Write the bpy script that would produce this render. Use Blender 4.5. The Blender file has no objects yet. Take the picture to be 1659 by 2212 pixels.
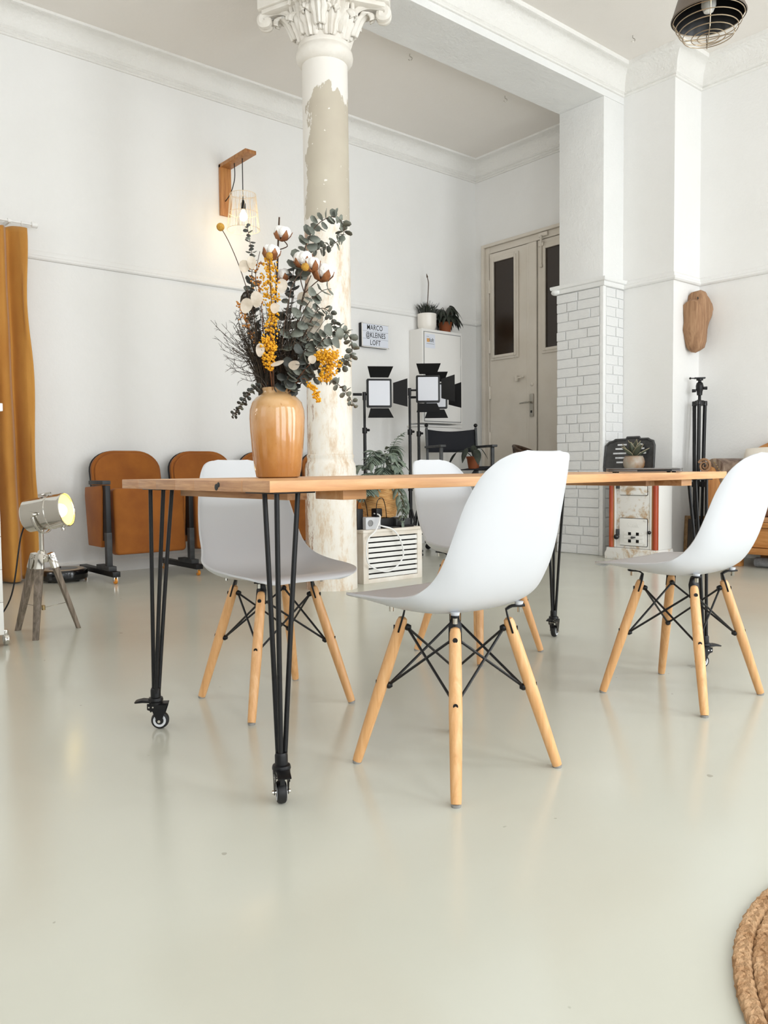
import bpy, bmesh, math, random
from mathutils import Vector as V, Matrix, noise
random.seed(7)
PI = math.pi
S = bpy.context.scene
COL = S.collection

# ------------------------------------------------------------------ camera
def setup_camera():
    yaw, pit, rol = 0.874549, 0.05184, -0.010574
    fw = V((math.cos(yaw), math.sin(yaw), 0)); rt = V((math.sin(yaw), -math.cos(yaw), 0)); up = V((0, 0, 1))
    F = fw*math.cos(pit) - up*math.sin(pit); U = up*math.cos(pit) + fw*math.sin(pit)
    R = rt*math.cos(rol) + U*math.sin(rol); U2 = U*math.cos(rol) - rt*math.sin(rol)
    cd = bpy.data.cameras.new('camera'); co = bpy.data.objects.new('camera', cd); COL.objects.link(co)
    cd.sensor_fit = 'HORIZONTAL'; cd.sensor_width = 36; cd.lens = 1732.37*36/1659
    cd.shift_y = -3.8/1659; cd.clip_start = .05
    m = Matrix((R, U2, -F)).transposed().to_4x4(); m.translation = (0, 0, .8)
    co.matrix_world = m
    S.camera = co
setup_camera()

# ------------------------------------------------------------------ light and exposure
S.view_settings.view_transform = 'Standard'
S.view_settings.look = 'None'
S.view_settings.gamma = 1
S.view_settings.exposure = 0.0
S.view_settings.use_curve_mapping = False
W = bpy.data.worlds.new('sky'); S.world = W; W.use_nodes = True
W.node_tree.nodes['Background'].inputs[0].default_value = (.86, .93, 1, 1)
W.node_tree.nodes['Background'].inputs[1].default_value = 1.0
def window_light(x, y, z, sx, sz, watts, face, col=(.93, .97, 1)):
    ld = bpy.data.lights.new('daylight', 'AREA'); ld.shape = 'RECTANGLE'; ld.size = sx; ld.size_y = sz
    ld.energy = watts; ld.color = col
    o = bpy.data.objects.new('daylight', ld); COL.objects.link(o); o.location = (x, y, z)
    o.rotation_euler = V(face).to_track_quat('-Z', 'Z').to_euler()
FRONT_WINDOWS = ((-1.2, .7), (.9, .8), (3.1, 1.1), (5.3, 1.35))
for x_, k_ in FRONT_WINDOWS:
    window_light(x_, -2.34, 1.95, 1.5, 3.3, 104*k_, (0, 1, 0))
window_light(-2.72, 2.2, 2.15, 1.6, 2.9, 104*.2, (1, 0, 0), (1, .97, .92))  # lamps of the unseen rear windows, added as fill for the left side
window_light(-2.72, 5.4, 2.15, 1.1, 2.9, 104*.85, (1, 0, 0), (1, .97, .92))

# ------------------------------------------------------------------ mesh helpers
class MB:
    def __init__(s): s.v = []; s.f = []
    def add(s, vs, fs):
        o = len(s.v); s.v += [V(p) for p in vs]; s.f += [tuple(i+o for i in f) for f in fs]; return s
    def box(s, c, d, rot=None):
        x, y, z = (k/2 for k in d); c = V(c)
        vs = [V((i*x, j*y, k*z)) for i in (-1, 1) for j in (-1, 1) for k in (-1, 1)]
        if rot is not None: vs = [rot @ p for p in vs]
        return s.add([p+c for p in vs], [(0,1,3,2),(4,6,7,5),(0,4,5,1),(2,3,7,6),(0,2,6,4),(1,5,7,3)])
    def bb(s, x0, x1, y0, y1, z0, z1):
        return s.box(((x0+x1)/2, (y0+y1)/2, (z0+z1)/2), (x1-x0, y1-y0, z1-z0))
    def tube(s, pts, r, n=8, cap=True, closed=False):
        pts = [V(p) for p in pts]; m = len(pts); rs = r if isinstance(r, (list, tuple)) else [r]*m
        T = []
        for i in range(m):
            a = pts[i-1] if (i > 0 or closed) else pts[i]; b = pts[(i+1) % m] if (i < m-1 or closed) else pts[i]
            d = b-a; T.append(d.normalized() if d.length > 1e-9 else V((0,0,1)))
        t = T[0]; nrm = t.orthogonal().normalized(); rings = []
        for i in range(m):
            if i: nrm = T[i-1].rotation_difference(T[i]) @ nrm
            nrm = (nrm - T[i]*nrm.dot(T[i])).normalized(); b = T[i].cross(nrm)
            rings.append([pts[i] + (nrm*math.cos(2*PI*k/n) + b*math.sin(2*PI*k/n))*rs[i] for k in range(n)])
        vs = [p for g in rings for p in g]; fs = []
        for i in range(m if closed else m-1):
            a = i*n; b = ((i+1) % m)*n
            fs += [(a+k, a+(k+1) % n, b+(k+1) % n, b+k) for k in range(n)]
        if cap and not closed: fs += [tuple(range(n-1, -1, -1)), tuple(range((m-1)*n, m*n))]
        return s.add(vs, fs)
    def cyl(s, a, b, r, r2=None, n=16): return s.tube([a, b], [r, r if r2 is None else r2], n)
    def lathe(s, prof, n=32, M=None, closed_prof=False, cap=True):
        vs = []; fs = []; m = len(prof)
        for r, z in prof:
            for k in range(n):
                p = V((r*math.cos(2*PI*k/n), r*math.sin(2*PI*k/n), z)); vs.append(M @ p if M is not None else p)
        for i in range(m if closed_prof else m-1):
            a = i*n; b = ((i+1) % m)*n
            fs += [(a+k, a+(k+1) % n, b+(k+1) % n, b+k) for k in range(n)]
        if cap and not closed_prof:
            if prof[0][0] > 1e-6: fs.append(tuple(range(n-1, -1, -1)))
            if prof[-1][0] > 1e-6: fs.append(tuple(range((m-1)*n, m*n)))
        return s.add(vs, fs)
    def sphere(s, c, r, n=12, m=8, sc=(1,1,1), rot=None):
        c = V(c); prof = [(math.sin(PI*i/m)*r, -math.cos(PI*i/m)*r) for i in range(m+1)]
        M = Matrix.Translation(c) @ (rot.to_4x4() if rot is not None else Matrix()) @ Matrix.Diagonal((*sc, 1))
        prof[0] = (1e-5, -r); prof[-1] = (1e-5, r)
        return s.lathe(prof, n, M)
    def prism(s, outline, z0, z1, M=None):
        n = len(outline); vs = [V((x, y, z0)) for x, y in outline] + [V((x, y, z1)) for x, y in outline]
        if M is not None: vs = [M @ p for p in vs]
        return s.add(vs, [tuple(range(n-1, -1, -1)), tuple(range(n, 2*n))] + [(k, (k+1) % n, n+(k+1) % n, n+k) for k in range(n)])
    def grid(s, nu, nv, fn):
        vs = [fn(i/(nu-1), j/(nv-1)) for j in range(nv) for i in range(nu)]
        return s.add(vs, [(j*nu+i, j*nu+i+1, (j+1)*nu+i+1, (j+1)*nu+i) for j in range(nv-1) for i in range(nu-1)])
    def ico(s, c, r):
        t = .5257311*r; u = .8506508*r; c = V(c)
        p = [(-t,0,u),(t,0,u),(-t,0,-u),(t,0,-u),(0,u,t),(0,u,-t),(0,-u,t),(0,-u,-t),(u,t,0),(-u,t,0),(u,-t,0),(-u,-t,0)]
        return s.add([V(q)+c for q in p], [(0,1,4),(0,4,9),(9,4,5),(4,8,5),(4,1,8),(8,1,10),(8,10,3),(5,8,3),(5,3,2),(2,3,7),(7,3,10),(7,10,6),(7,6,11),(11,6,0),(0,6,1),(6,10,1),(9,11,0),(9,2,11),(9,5,2),(7,11,2)])
    def sweep(s, path, prof, side=1):
        """profile of (offset from wall, z) swept along a 2-D wall line with mitred corners"""
        P = [V((x, y)) for x, y in path]; m = len(P); vs = []
        def nr(a, b): d = (b-a).normalized(); return V((-d.y, d.x))*side
        for i in range(m):
            n1 = nr(P[max(i-1, 0)], P[max(i-1, 0)+1]); n2 = nr(P[min(i, m-2)], P[min(i, m-2)+1])
            mi = (n1+n2)/(1+n1.dot(n2))
            vs += [V((P[i].x+mi.x*o, P[i].y+mi.y*o, z)) for o, z in prof]
        k = len(prof)
        fs = [(i*k+j, i*k+j+1, (i+1)*k+j+1, (i+1)*k+j) for i in range(m-1) for j in range(k-1)]
        fs += [tuple(range(k)), tuple(range((m-1)*k+k-1, (m-1)*k-1, -1))]
        return s.add(vs, fs)
    def build(s, name, m, parent=None, bevel=0, seg=2, smooth=True, ang=.7, solid=0, sub=0):
        me = bpy.data.meshes.new(name); me.from_pydata([tuple(p) for p in s.v], [], s.f)
        bm = bmesh.new(); bm.from_mesh(me); bmesh.ops.recalc_face_normals(bm, faces=bm.faces)
        if bevel:
            es = [e for e in bm.edges if e.is_manifold and e.calc_face_angle(0) > .5]
            bmesh.ops.bevel(bm, geom=es, offset=bevel, segments=seg, affect='EDGES', profile=.6, clamp_overlap=True)
        bm.to_mesh(me); bm.free()
        if smooth:
            me.polygons.foreach_set('use_smooth', [True]*len(me.polygons)); me.set_sharp_from_angle(angle=ang)
        me.materials.append(m)
        o = bpy.data.objects.new(name, me); COL.objects.link(o)
        if parent is not None: o.parent = parent
        if sub:
            d = o.modifiers.new('smooth', 'SUBSURF'); d.levels = sub; d.render_levels = sub
        if solid:
            d = o.modifiers.new('thick', 'SOLIDIFY'); d.thickness = solid; d.offset = 0
        return o

def tag(o, label, cat, group=None):
    o['label'] = label; o['category'] = cat
    if group: o['group'] = group
    return o
def thing(name, label, cat, loc=(0,0,0), rz=0, group=None):
    o = bpy.data.objects.new(name, None); COL.objects.link(o); o.empty_display_size = .05
    o.location = loc; o.rotation_euler = (0, 0, rz); return tag(o, label, cat, group)
def struct(o): o['kind'] = 'structure'; return o
def stuff(o): o['kind'] = 'stuff'; return o
def dup(root, loc, rz, label):
    def cp(o, par):
        c = o.copy(); COL.objects.link(c)
        if par is not None: c.parent = par
        for ch in o.children: cp(ch, c)
        return c
    r = cp(root, None); r.location = loc; r.rotation_euler = (0, 0, rz); r['label'] = label; return r
def spline(pts, n=8):
    """Catmull-Rom through points (any dimension)"""
    P = [V(p) for p in pts]; out = []
    for i in range(len(P)-1):
        a = P[max(i-1, 0)]; b = P[i]; c = P[i+1]; d = P[min(i+2, len(P)-1)]
        for k in range(n):
            t = k/n; out.append(b*1 + (c-a)*(t*.5) + (a*2-b*5+c*4-d)*(t*t*.5) + (b*3-a-c*3+d)*(t**3*.5))
    out.append(P[-1]); return out
def rr(w, h, r, n=5):
    """rounded rectangle outline centred on 0"""
    o = []
    for cx, cy, a0 in ((w/2-r, h/2-r, 0), (-w/2+r, h/2-r, PI/2), (-w/2+r, -h/2+r, PI), (w/2-r, -h/2+r, 1.5*PI)):
        o += [(cx+r*math.cos(a0+PI/2*k/n), cy+r*math.sin(a0+PI/2*k/n)) for k in range(n+1)]
    return o
def frame(origin, x, y):
    """matrix with local x and y along the given directions"""
    x = V(x).normalized(); z = x.cross(V(y)).normalized(); y = z.cross(x)
    m = Matrix((x, y, z)).transposed().to_4x4(); m.translation = V(origin); return m
def lerp(a, b, t): return a+(b-a)*t

# ------------------------------------------------------------------ materials
def lin(h):
    c = [int(h[i:i+2], 16)/255 for i in (0, 2, 4)]
    return tuple((x/12.92 if x <= .04045 else ((x+.055)/1.055)**2.4) for x in c) + (1,)
class NT:
    def __init__(s, name):
        s.m = bpy.data.materials.new(name); s.m.use_nodes = True; s.t = s.m.node_tree; s.p = s.t.nodes['Principled BSDF']
    def n(s, typ, **kw):
        o = s.t.nodes.new(typ)
        for k, v in kw.items():
            if k in o.inputs.keys(): o.inputs[k].default_value = v
            else: setattr(o, k, v)
        return o
    def l(s, a, b): s.t.links.new(a, b)
    def coords(s, sc=(1,1,1)):
        tc = s.n('ShaderNodeTexCoord'); mp = s.n('ShaderNodeMapping'); mp.inputs['Scale'].default_value = sc
        s.l(tc.outputs['Object'], mp.inputs['Vector']); return mp.outputs[0]
    def noise(s, vec, scale, detail=4, rough=.55, dist=0):
        o = s.n('ShaderNodeTexNoise'); o.inputs['Scale'].default_value = scale; o.inputs['Detail'].default_value = detail
        o.inputs['Roughness'].default_value = rough; o.inputs['Distortion'].default_value = dist
        s.l(vec, o.inputs['Vector']); return o.outputs['Fac']
    def ramp(s, fac, stops):
        o = s.n('ShaderNodeValToRGB'); e = o.color_ramp.elements
        while len(e) < len(stops): e.new(.5)
        for q, (p, c) in zip(e, stops): q.position = p; q.color = c if len(c) == 4 else (*c, 1)
        s.l(fac, o.inputs[0]); return o.outputs[0]
    def math(s, op, a, b=None, clamp=False):
        o = s.n('ShaderNodeMath'); o.operation = op; o.use_clamp = clamp
        for i, q in enumerate((a, b)):
            if q is None: continue
            if isinstance(q, (int, float)): o.inputs[i].default_value = q
            else: s.l(q, o.inputs[i])
        return o.outputs[0]
    def mix(s, f, a, b):
        o = s.n('ShaderNodeMix'); o.data_type = 'RGBA'
        for i, q in ((0, f), (6, a), (7, b)):
            if isinstance(q, (int, float, tuple)): o.inputs[i].default_value = q
            else: s.l(q, o.inputs[i])
        return o.outputs[2]
    def bump(s, h, strength, dist=.01):
        o = s.n('ShaderNodeBump'); o.inputs['Strength'].default_value = strength; o.inputs['Distance'].default_value = dist
        s.l(h, o.inputs['Height']); s.l(o.outputs[0], s.p.inputs['Normal'])
def mat(name, col, rough=.5, metal=0, spec=None, col2=None, ns=6, bump=None, stretch=(1,1,1), coat=0, sheen=0, trans=0, emit=None):
    k = NT(name); p = k.p; p.inputs['Base Color'].default_value = lin(col); p.inputs['Roughness'].default_value = rough
    p.inputs['Metallic'].default_value = metal
    if spec is not None: p.inputs['Specular IOR Level'].default_value = spec
    if coat: p.inputs['Coat Weight'].default_value = coat; p.inputs['Coat Roughness'].default_value = .12
    if sheen: p.inputs['Sheen Weight'].default_value = sheen; p.inputs['Sheen Roughness'].default_value = .4
    if trans: p.inputs['Transmission Weight'].default_value = trans
    if emit: p.inputs['Emission Color'].default_value = lin(emit[0]); p.inputs['Emission Strength'].default_value = emit[1]
    if col2 or bump:
        vec = k.coords(stretch); f = k.noise(vec, ns, 6)
        if col2: k.l(k.ramp(f, [(.36, lin(col)), (.64, lin(col2))]), p.inputs['Base Color'])
        if bump: k.bump(k.noise(vec, bump[0], 5), bump[1])
    return k.m
def wood(name, c1, c2, c3, axis=0, sc=1, rough=.45, coat=0):
    k = NT(name); st = [14*sc]*3; st[axis] = 1.1*sc
    vec = k.coords(tuple(st)); f = k.noise(vec, 2.2, 8, .62, .6); g = k.noise(vec, 9, 3, .6)
    info = k.n('ShaderNodeObjectInfo')
    base = k.ramp(f, [(.3, lin(c1)), (.5, lin(c2)), (.68, lin(c3))])
    o = k.n('ShaderNodeHueSaturation'); k.l(base, o.inputs['Color'])
    k.l(k.math('ADD', k.math('MULTIPLY', info.outputs['Random'], .22), .89), o.inputs['Value'])
    k.l(o.outputs[0], k.p.inputs['Base Color']); k.p.inputs['Roughness'].default_value = rough
    k.bump(g, .12, .002)
    if coat: k.p.inputs['Coat Weight'].default_value = coat
    return k.m
M = {}
def plaster(name, col, col2, b=.25):
    k = NT(name); vec = k.coords(); f = k.noise(vec, 1.3, 6, .6)
    k.l(k.ramp(f, [(.3, lin(col)), (.7, lin(col2))]), k.p.inputs['Base Color']); k.p.inputs['Roughness'].default_value = .7
    k.bump(k.math('ADD', k.noise(vec, 5, 6, .7), k.math('MULTIPLY', k.noise(vec, 45, 3), .25)), b, .02); return k.m
M['wall'] = plaster('wall_paint', 'ECEBE8', 'F0EFED')
M['ceil'] = plaster('ceiling_paint', 'ECE7E0', 'EFEAE4', .2)
M['rough_plaster'] = plaster('beam_plaster', 'E6E6E4', 'EEEEEC', .6)
M['cornice'] = plaster('stucco', 'E9E7E2', 'EFEDE9', 1.0)
def floor_mat():
    k = NT('polished_screed'); vec = k.coords(); f = k.noise(vec, .7, 5, .55, .4); g = k.noise(vec, 3, 3, .5)
    c = k.ramp(k.math('ADD', k.math('MULTIPLY', f, .8), k.math('MULTIPLY', g, .2)), [(.25, lin('C3C2B4')), (.75, lin('CCCCC0'))])
    sp = k.noise(vec, 26, 1, .4)
    c = k.mix(k.ramp(sp, [(.80, (0,0,0)), (.815, (.5,.5,.5))]), c, lin('8A8574'))
    k.l(c, k.p.inputs['Base Color'])
    k.l(k.math('ADD', k.math('MULTIPLY', k.noise(vec, 1.6, 3, .5), .14), .12), k.p.inputs['Roughness'])
    k.p.inputs['Specular IOR Level'].default_value = .6
    k.bump(k.noise(vec, 2.5, 2, .4), .03, .02); return k.m
M['floor'] = floor_mat()
def column_mat():
    k = NT('peeling_column_paint'); vec = k.coords(); tc = k.n('ShaderNodeTexCoord'); sp = k.n('ShaderNodeSeparateXYZ'); k.l(tc.outputs['Object'], sp.inputs[0])
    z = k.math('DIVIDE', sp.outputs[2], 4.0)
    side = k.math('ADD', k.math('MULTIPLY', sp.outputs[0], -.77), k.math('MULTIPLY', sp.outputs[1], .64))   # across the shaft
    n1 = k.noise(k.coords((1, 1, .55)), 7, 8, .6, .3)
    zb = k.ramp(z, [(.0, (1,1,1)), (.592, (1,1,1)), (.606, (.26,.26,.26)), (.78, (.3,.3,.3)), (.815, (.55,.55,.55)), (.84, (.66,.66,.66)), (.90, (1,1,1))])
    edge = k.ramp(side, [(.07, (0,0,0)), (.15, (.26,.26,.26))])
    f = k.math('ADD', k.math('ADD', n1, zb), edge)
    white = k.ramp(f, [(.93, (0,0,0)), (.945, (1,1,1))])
    beige = k.ramp(k.noise(vec, 3, 3), [(.3, lin('BDB3A3')), (.7, lin('C9C1AF'))])
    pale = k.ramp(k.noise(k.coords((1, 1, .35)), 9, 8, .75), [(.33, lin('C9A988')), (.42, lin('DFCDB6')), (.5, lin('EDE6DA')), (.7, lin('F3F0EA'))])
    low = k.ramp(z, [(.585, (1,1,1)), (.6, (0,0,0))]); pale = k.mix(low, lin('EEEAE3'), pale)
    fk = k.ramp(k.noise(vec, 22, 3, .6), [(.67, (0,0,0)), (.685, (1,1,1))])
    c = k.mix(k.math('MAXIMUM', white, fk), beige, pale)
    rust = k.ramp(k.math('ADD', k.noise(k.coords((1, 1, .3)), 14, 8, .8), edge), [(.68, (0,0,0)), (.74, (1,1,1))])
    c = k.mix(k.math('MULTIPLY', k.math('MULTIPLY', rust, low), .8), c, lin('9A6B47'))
    fl = k.ramp(k.noise(vec, 30, 6, .7), [(.7, (0,0,0)), (.735, (.7,.7,.7))])
    c = k.mix(k.math('MULTIPLY', fl, low), c, lin('6E5844'))
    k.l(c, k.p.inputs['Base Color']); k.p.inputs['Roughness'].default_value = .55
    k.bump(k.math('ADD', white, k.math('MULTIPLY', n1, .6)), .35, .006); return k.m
M['column'] = column_mat()
M['capital'] = mat('capital_paint', 'E6E0D6', .6, col2='EEEAE2', ns=7, bump=(25, .3))
M['brick'] = mat('painted_brick', 'EAEAE9', .62, col2='F0F0EE', ns=9, bump=(40, .5))
M['mortar'] = mat('painted_mortar', 'E6E6E5', .75, bump=(60, .6))
M['door'] = mat('old_door_paint', 'D5CCBE', .5, col2='DCD4C8', ns=2.5, bump=(18, .12))
M['dark_glass'] = mat('dark_pane', '2B1D10', .25)
M['steel'] = mat('brushed_steel', 'A9A49A', .35, 1)
M['chrome'] = mat('chrome', 'D5D2CC', .12, 1)
M['oak'] = wood('oiled_oak', 'B98253', 'CE9A68', 'DBB083', 0, .9, .42)
M['oak_end'] = wood('oak_end_grain', '9C6F50', 'B48661', 'C89B72', 1, 3, .5)
M['batten'] = wood('batten_wood', '8F6242', 'B98A60', 'D0A679', 1, 1.2, .55)
M['beech'] = wood('beech', 'CB965F', 'D9A56E', 'E2B481', 2, 2, .42)
M['black'] = mat('black_powder_coat', '0C0C0E', .42, spec=.35)
M['black_soft'] = mat('black_rubber', '141415', .6)
M['black_gloss'] = mat('black_gloss', '101012', .15)
M['white_plastic'] = mat('white_plastic', 'CFD1D4', .38, spec=.35)
M['white_paint'] = mat('white_lacquer', 'EDEBE7', .4)
M['white_metal'] = mat('white_metal', 'F2F1EE', .35)
M['grey_pad'] = mat('grey_foot_pad', '8E8C88', .6)
def vase_mat():
    k = NT('tan_glaze'); vec = k.coords((1, 1, .5)); tc = k.n('ShaderNodeTexCoord'); sp = k.n('ShaderNodeSeparateXYZ'); k.l(tc.outputs['Object'], sp.inputs[0])
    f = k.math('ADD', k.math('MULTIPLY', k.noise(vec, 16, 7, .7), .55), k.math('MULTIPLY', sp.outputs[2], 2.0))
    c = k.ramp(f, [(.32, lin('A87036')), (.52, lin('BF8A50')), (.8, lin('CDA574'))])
    sk = k.ramp(k.noise(vec, 90, 2), [(.68, (0,0,0)), (.74, (.5,.5,.5))]); c = k.mix(sk, c, lin('A86C2C'))
    k.l(c, k.p.inputs['Base Color']); k.p.inputs['Roughness'].default_value = .16; k.p.inputs['Coat Weight'].default_value = .5; return k.m
M['vase'] = vase_mat()
M['velvet'] = mat('ochre_velvet', 'B0732A', .8, col2='C88F40', ns=3, bump=(300, .15), stretch=(1, 1, .35), sheen=.35)
M['seat_velvet'] = mat('rust_orange_upholstery', '8C4D0E', .82, col2='9E5C16', ns=5, bump=(250, .2), sheen=.15)
M['lamp_wood'] = wood('lamp_oak', '9C6231', 'B37A44', 'C08A52', 2, 1.6)
M['cane'] = mat('cream_wire', 'EBD9BD', .5)
M['bulb'] = mat('lit_bulb', 'FFFFFF', .3, emit=('FFE9C2', 9))
M['bulb_off'] = mat('frosted_bulb', 'EFEFEC', .2)
M['spot_inside'] = mat('glowing_reflector', 'FFF0A0', .4, emit=('FFE070', .6))  # emission stands in for bulb light on the reflector and vents
M['spot_bulb'] = mat('spot_bulb', 'FFFFFF', .3, emit=('FFF6DC', 5))
M['grey_wood'] = wood('weathered_grey_wood', '544A40', '786B5C', '93857A', 2, 2.2, .6)
M['paper'] = mat('sign_film', 'E2E6F0', .4)
M['ink'] = mat('black_ink', '18181A', .6)
M['orange_ink'] = mat('orange_ink', 'D8A060', .6)
M['grey_ink'] = mat('grey_ink', '8A8A8A', .6)
M['ceramic'] = mat('white_ceramic', 'EAE5DD', .3)
M['terracotta'] = mat('terracotta', '8A4A24', .75, col2='84421C')
M['soil'] = mat('soil', '2A2019', .9)
M['dark_leaf'] = mat('dark_green_leaf', '20241D', .4, col2='2E352A', ns=30)
M['fern'] = mat('blue_green_frond', '68746A', .5, col2='85917F', ns=25)
M['euca'] = mat('eucalyptus_leaf', '60635A', .6, col2='7E8276', ns=30)
M['euca_dark'] = mat('dark_eucalyptus_leaf', '393A35', .6, col2='4D504C', ns=30)
M['stem'] = mat('dry_stem', '4A3626', .7)
M['twig'] = mat('grey_twig', '4C463E', .8)
M['red_stem'] = mat('red_brown_stem', '7D4A2A', .7)
M['cotton'] = mat('cotton_lint', 'F1EDE7', .95, bump=(120, .7), sheen=.4)
M['calyx'] = mat('dry_calyx', '7A4724', .7, col2='A0683B', ns=60)
M['mimosa'] = mat('mimosa_yellow', 'D9960F', .8, col2='E6AE25', ns=200)
M['mimosa_old'] = mat('mimosa_rust', 'C08038', .8)
M['billy'] = mat('craspedia_ochre', 'C9913A', .85, col2='DDAA40', ns=160, bump=(400, .8))
def seedcase():
    k = NT('silver_seed_disc'); k.l(k.ramp(k.noise(k.coords(), 40, 4), [(.3, lin('BFB09A')), (.7, lin('D8CCBA'))]), k.p.inputs['Base Color'])
    k.p.inputs['Roughness'].default_value = .35; k.p.inputs['Transmission Weight'].default_value = .25; return k.m
M['lunaria'] = seedcase()
M['dry_leaf'] = mat('dried_leaf', 'BFA38D', .6, col2='D6C2AE', ns=30)
M['filler'] = mat('dried_foliage', '2E271F', .85, col2='4C4031', ns=40)
M['canvas'] = mat('black_canvas', '1B1C22', .9, bump=(400, .3))
M['dark_frame'] = mat('black_stained_wood', '2A2B2C', .55, col2='3B3C3D', ns=20)
M['basket'] = mat('seagrass', 'C08C50', .75, col2='D6A86C', ns=14, stretch=(1, 1, 6))
M['crate_wood'] = mat('limed_wood', 'DDD2C2', .65, col2='EBE5DB', ns=6)
M['crate_slat'] = mat('white_slat', 'EDECE8', .5)
M['cable_white'] = mat('white_cable', 'EFEFEE', .4)
M['crate_shade'] = mat('painted_crate_shade', '1A1918', .9)
def enamel():
    k = NT('chipped_enamel'); vec = k.coords(); f = k.noise(vec, 7, 8, .7, .5)
    c = k.ramp(f, [(.0, lin('A9805E')), (.38, lin('C4A482')), (.44, lin('D8CBB8')), (.5, lin('EFEDE8')), (1, lin('F2F1EE'))])
    k.l(c, k.p.inputs['Base Color']); k.p.inputs['Roughness'].default_value = .28; return k.m
M['enamel'] = enamel()
M['enamel_white'] = mat('white_enamel', 'F0EFEA', .22)
M['stove_red'] = mat('rusted_red_enamel', '9E3A1E', .35, col2='B4522A', ns=4, stretch=(1, 1, .5))
M['stove_edge'] = mat('ochre_enamel', 'B97B45', .4)
M['cast_iron'] = mat('cast_iron', '3A3A3B', .5, col2='4C4C4C', ns=8, bump=(60, .3))
M['stoneware'] = mat('speckled_stoneware', 'ADA497', .35, col2='9C7046', ns=7)
M['succulent'] = mat('succulent_leaf', '4F5344', .5)
M['succulent_rim'] = mat('cream_leaf_rim', 'CDBB98', .5)
M['laptop'] = mat('aluminium', '6A6663', .35, .8)
M['drift'] = wood('driftwood', '7E5C42', '9B7657', 'AF8A69', 2, .9, .8)
M['leather'] = mat('patched_leather', '4E3526', .42, col2='9A8774', ns=5, stretch=(1, 4, 1), bump=(14, .4))
M['sofa_wood'] = wood('honey_oak', 'A5692F', 'BE8144', 'CE955A', 1, 1.2)
M['brown_leather'] = mat('brown_leather', '6E4630', .45, col2='825A41', ns=10, bump=(120, .3))
M['linen'] = mat('cream_linen', 'E4DCCF', .9, bump=(200, .3))
M['brass'] = mat('brass_nail', 'A08A62', .35, 1)
M['rolled_rug'] = mat('grey_rug', '77787A', .95, col2='8F9092', ns=30, bump=(150, .6))
M['gilt'] = mat('old_gilt_frame', '7A5A34', .5, col2='97764A', ns=30)
M['picture'] = mat('dark_picture', '3A342E', .6, col2='4A4238', ns=6)
M['pendant'] = mat('bronze_grey_lacquer', '5E5348', .42, col2='6C6056', ns=5)
M['pendant_in'] = mat('black_inside', '0B0A0A', .3)
M['wire'] = mat('champagne_wire', 'B9A78F', .3, .9)
M['jute'] = mat('jute', 'A87E55', .9, col2='C8A27A', ns=35, bump=(160, .8))
M['jute_dark'] = mat('dark_jute', '3A3A40', .95, bump=(160, .8))
M['panel_led'] = mat('softbox_diffuser', 'D9DBE2', .5)
M['rattan'] = mat('dark_rattan', '3C2C20', .55, col2='54402E', ns=40)
M['orange_wheel'] = mat('orange_wheel', 'D8871C', .35)
M['vac_top'] = mat('tan_vac_ring', 'A18C74', .35)
M['vac_mid'] = mat('grey_vac_lid', '4A4A4A', .3)
# ------------------------------------------------------------------ room shell
YL, XB, XR = 6.31, 6.65, 6.82          # left wall, door wall, right wall
BY0, BY1, ZS = 4.24, 4.72, 4.026       # beam faces and soffit
ZA, ZM = 4.15, 4.31                    # aisle and main ceilings
X0, Y0 = -2.6, -2.2
def wall(name, boxes, m='wall', **kw):
    b = MB()
    for q in boxes: b.bb(*q)
    return struct(b.build(name, M[m], smooth=False, **kw))
wall('floor', [(X0-.2, XR+.2, Y0-.3, YL+.2, -.12, 0)], 'floor')
wall('wall_left', [(X0-.2, XR+.2, YL, YL+.14, -.12, ZM+.2)])
wall('wall_back', [(XB, XR+.2, BY1-.02, YL, 0, ZM+.1)])
wall('wall_right', [(XR, XR+.16, Y0-.2, 4.3, 0, ZM+.2)])
wall('wall_chimney', [(6.39, XR, 3.74, 4.24, 0, ZM+.1)])
wall('ceiling', [(X0-.2, XB+.1, BY1, YL, ZA, ZA+.12), (X0-.2, XR, Y0-.2, BY0, ZM, ZM+.12)], 'ceil')
wall('wall_beam', [(X0-.2, XB, BY0, BY1, ZS, ZM+.12)], 'rough_plaster')
# the two walls behind the camera, with the tall window openings that light the room
fw = []; ed = [X0-.2] + [e for x, _ in FRONT_WINDOWS for e in (x-.75, x+.75)] + [XR+.2]
for i in range(0, len(ed), 2): fw.append((ed[i], ed[i+1], Y0-.12, Y0, 0, ZM+.2))
fw += [(X0-.2, XR+.2, Y0-.12, Y0, 0, .3), (X0-.2, XR+.2, Y0-.12, Y0, 3.6, ZM+.2)]
wall('wall_front', fw)
wall('wall_rear', [(X0-.12, X0, Y0, 1.4, 0, ZM+.1), (X0-.12, X0, 3.0, 4.85, 0, ZM+.1), (X0-.12, X0, 5.95, YL, 0, ZM+.1),
                   (X0-.12, X0, Y0, YL, 0, .7), (X0-.12, X0, Y0, YL, 3.6, ZM+.1)])
def window(n, x, y, w, along):
    r = struct(bpy.data.objects.new('window_%d' % n, None)); COL.objects.link(r); r.location = (x, y, 0)
    b = MB(); zb = .3 if along == 'x' else .7
    for a0, a1, z0, z1 in ((-w/2, -w/2+.06, zb, 3.6), (w/2-.06, w/2, zb, 3.6), (-w/2, w/2, zb, zb+.07), (-w/2, w/2, 3.53, 3.6), (-.03, .03, zb, 3.6), (-w/2, w/2, 2.55, 2.61)):
        b.bb(a0, a1, -.03, .03, z0, z1) if along == 'x' else b.bb(-.03, .03, a0, a1, z0, z1)
    b.build('window_frame', M['white_paint'], r, smooth=False)
for i, (x, _) in enumerate(FRONT_WINDOWS): window(i+1, x, Y0-.06, 1.5, 'x')
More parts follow.
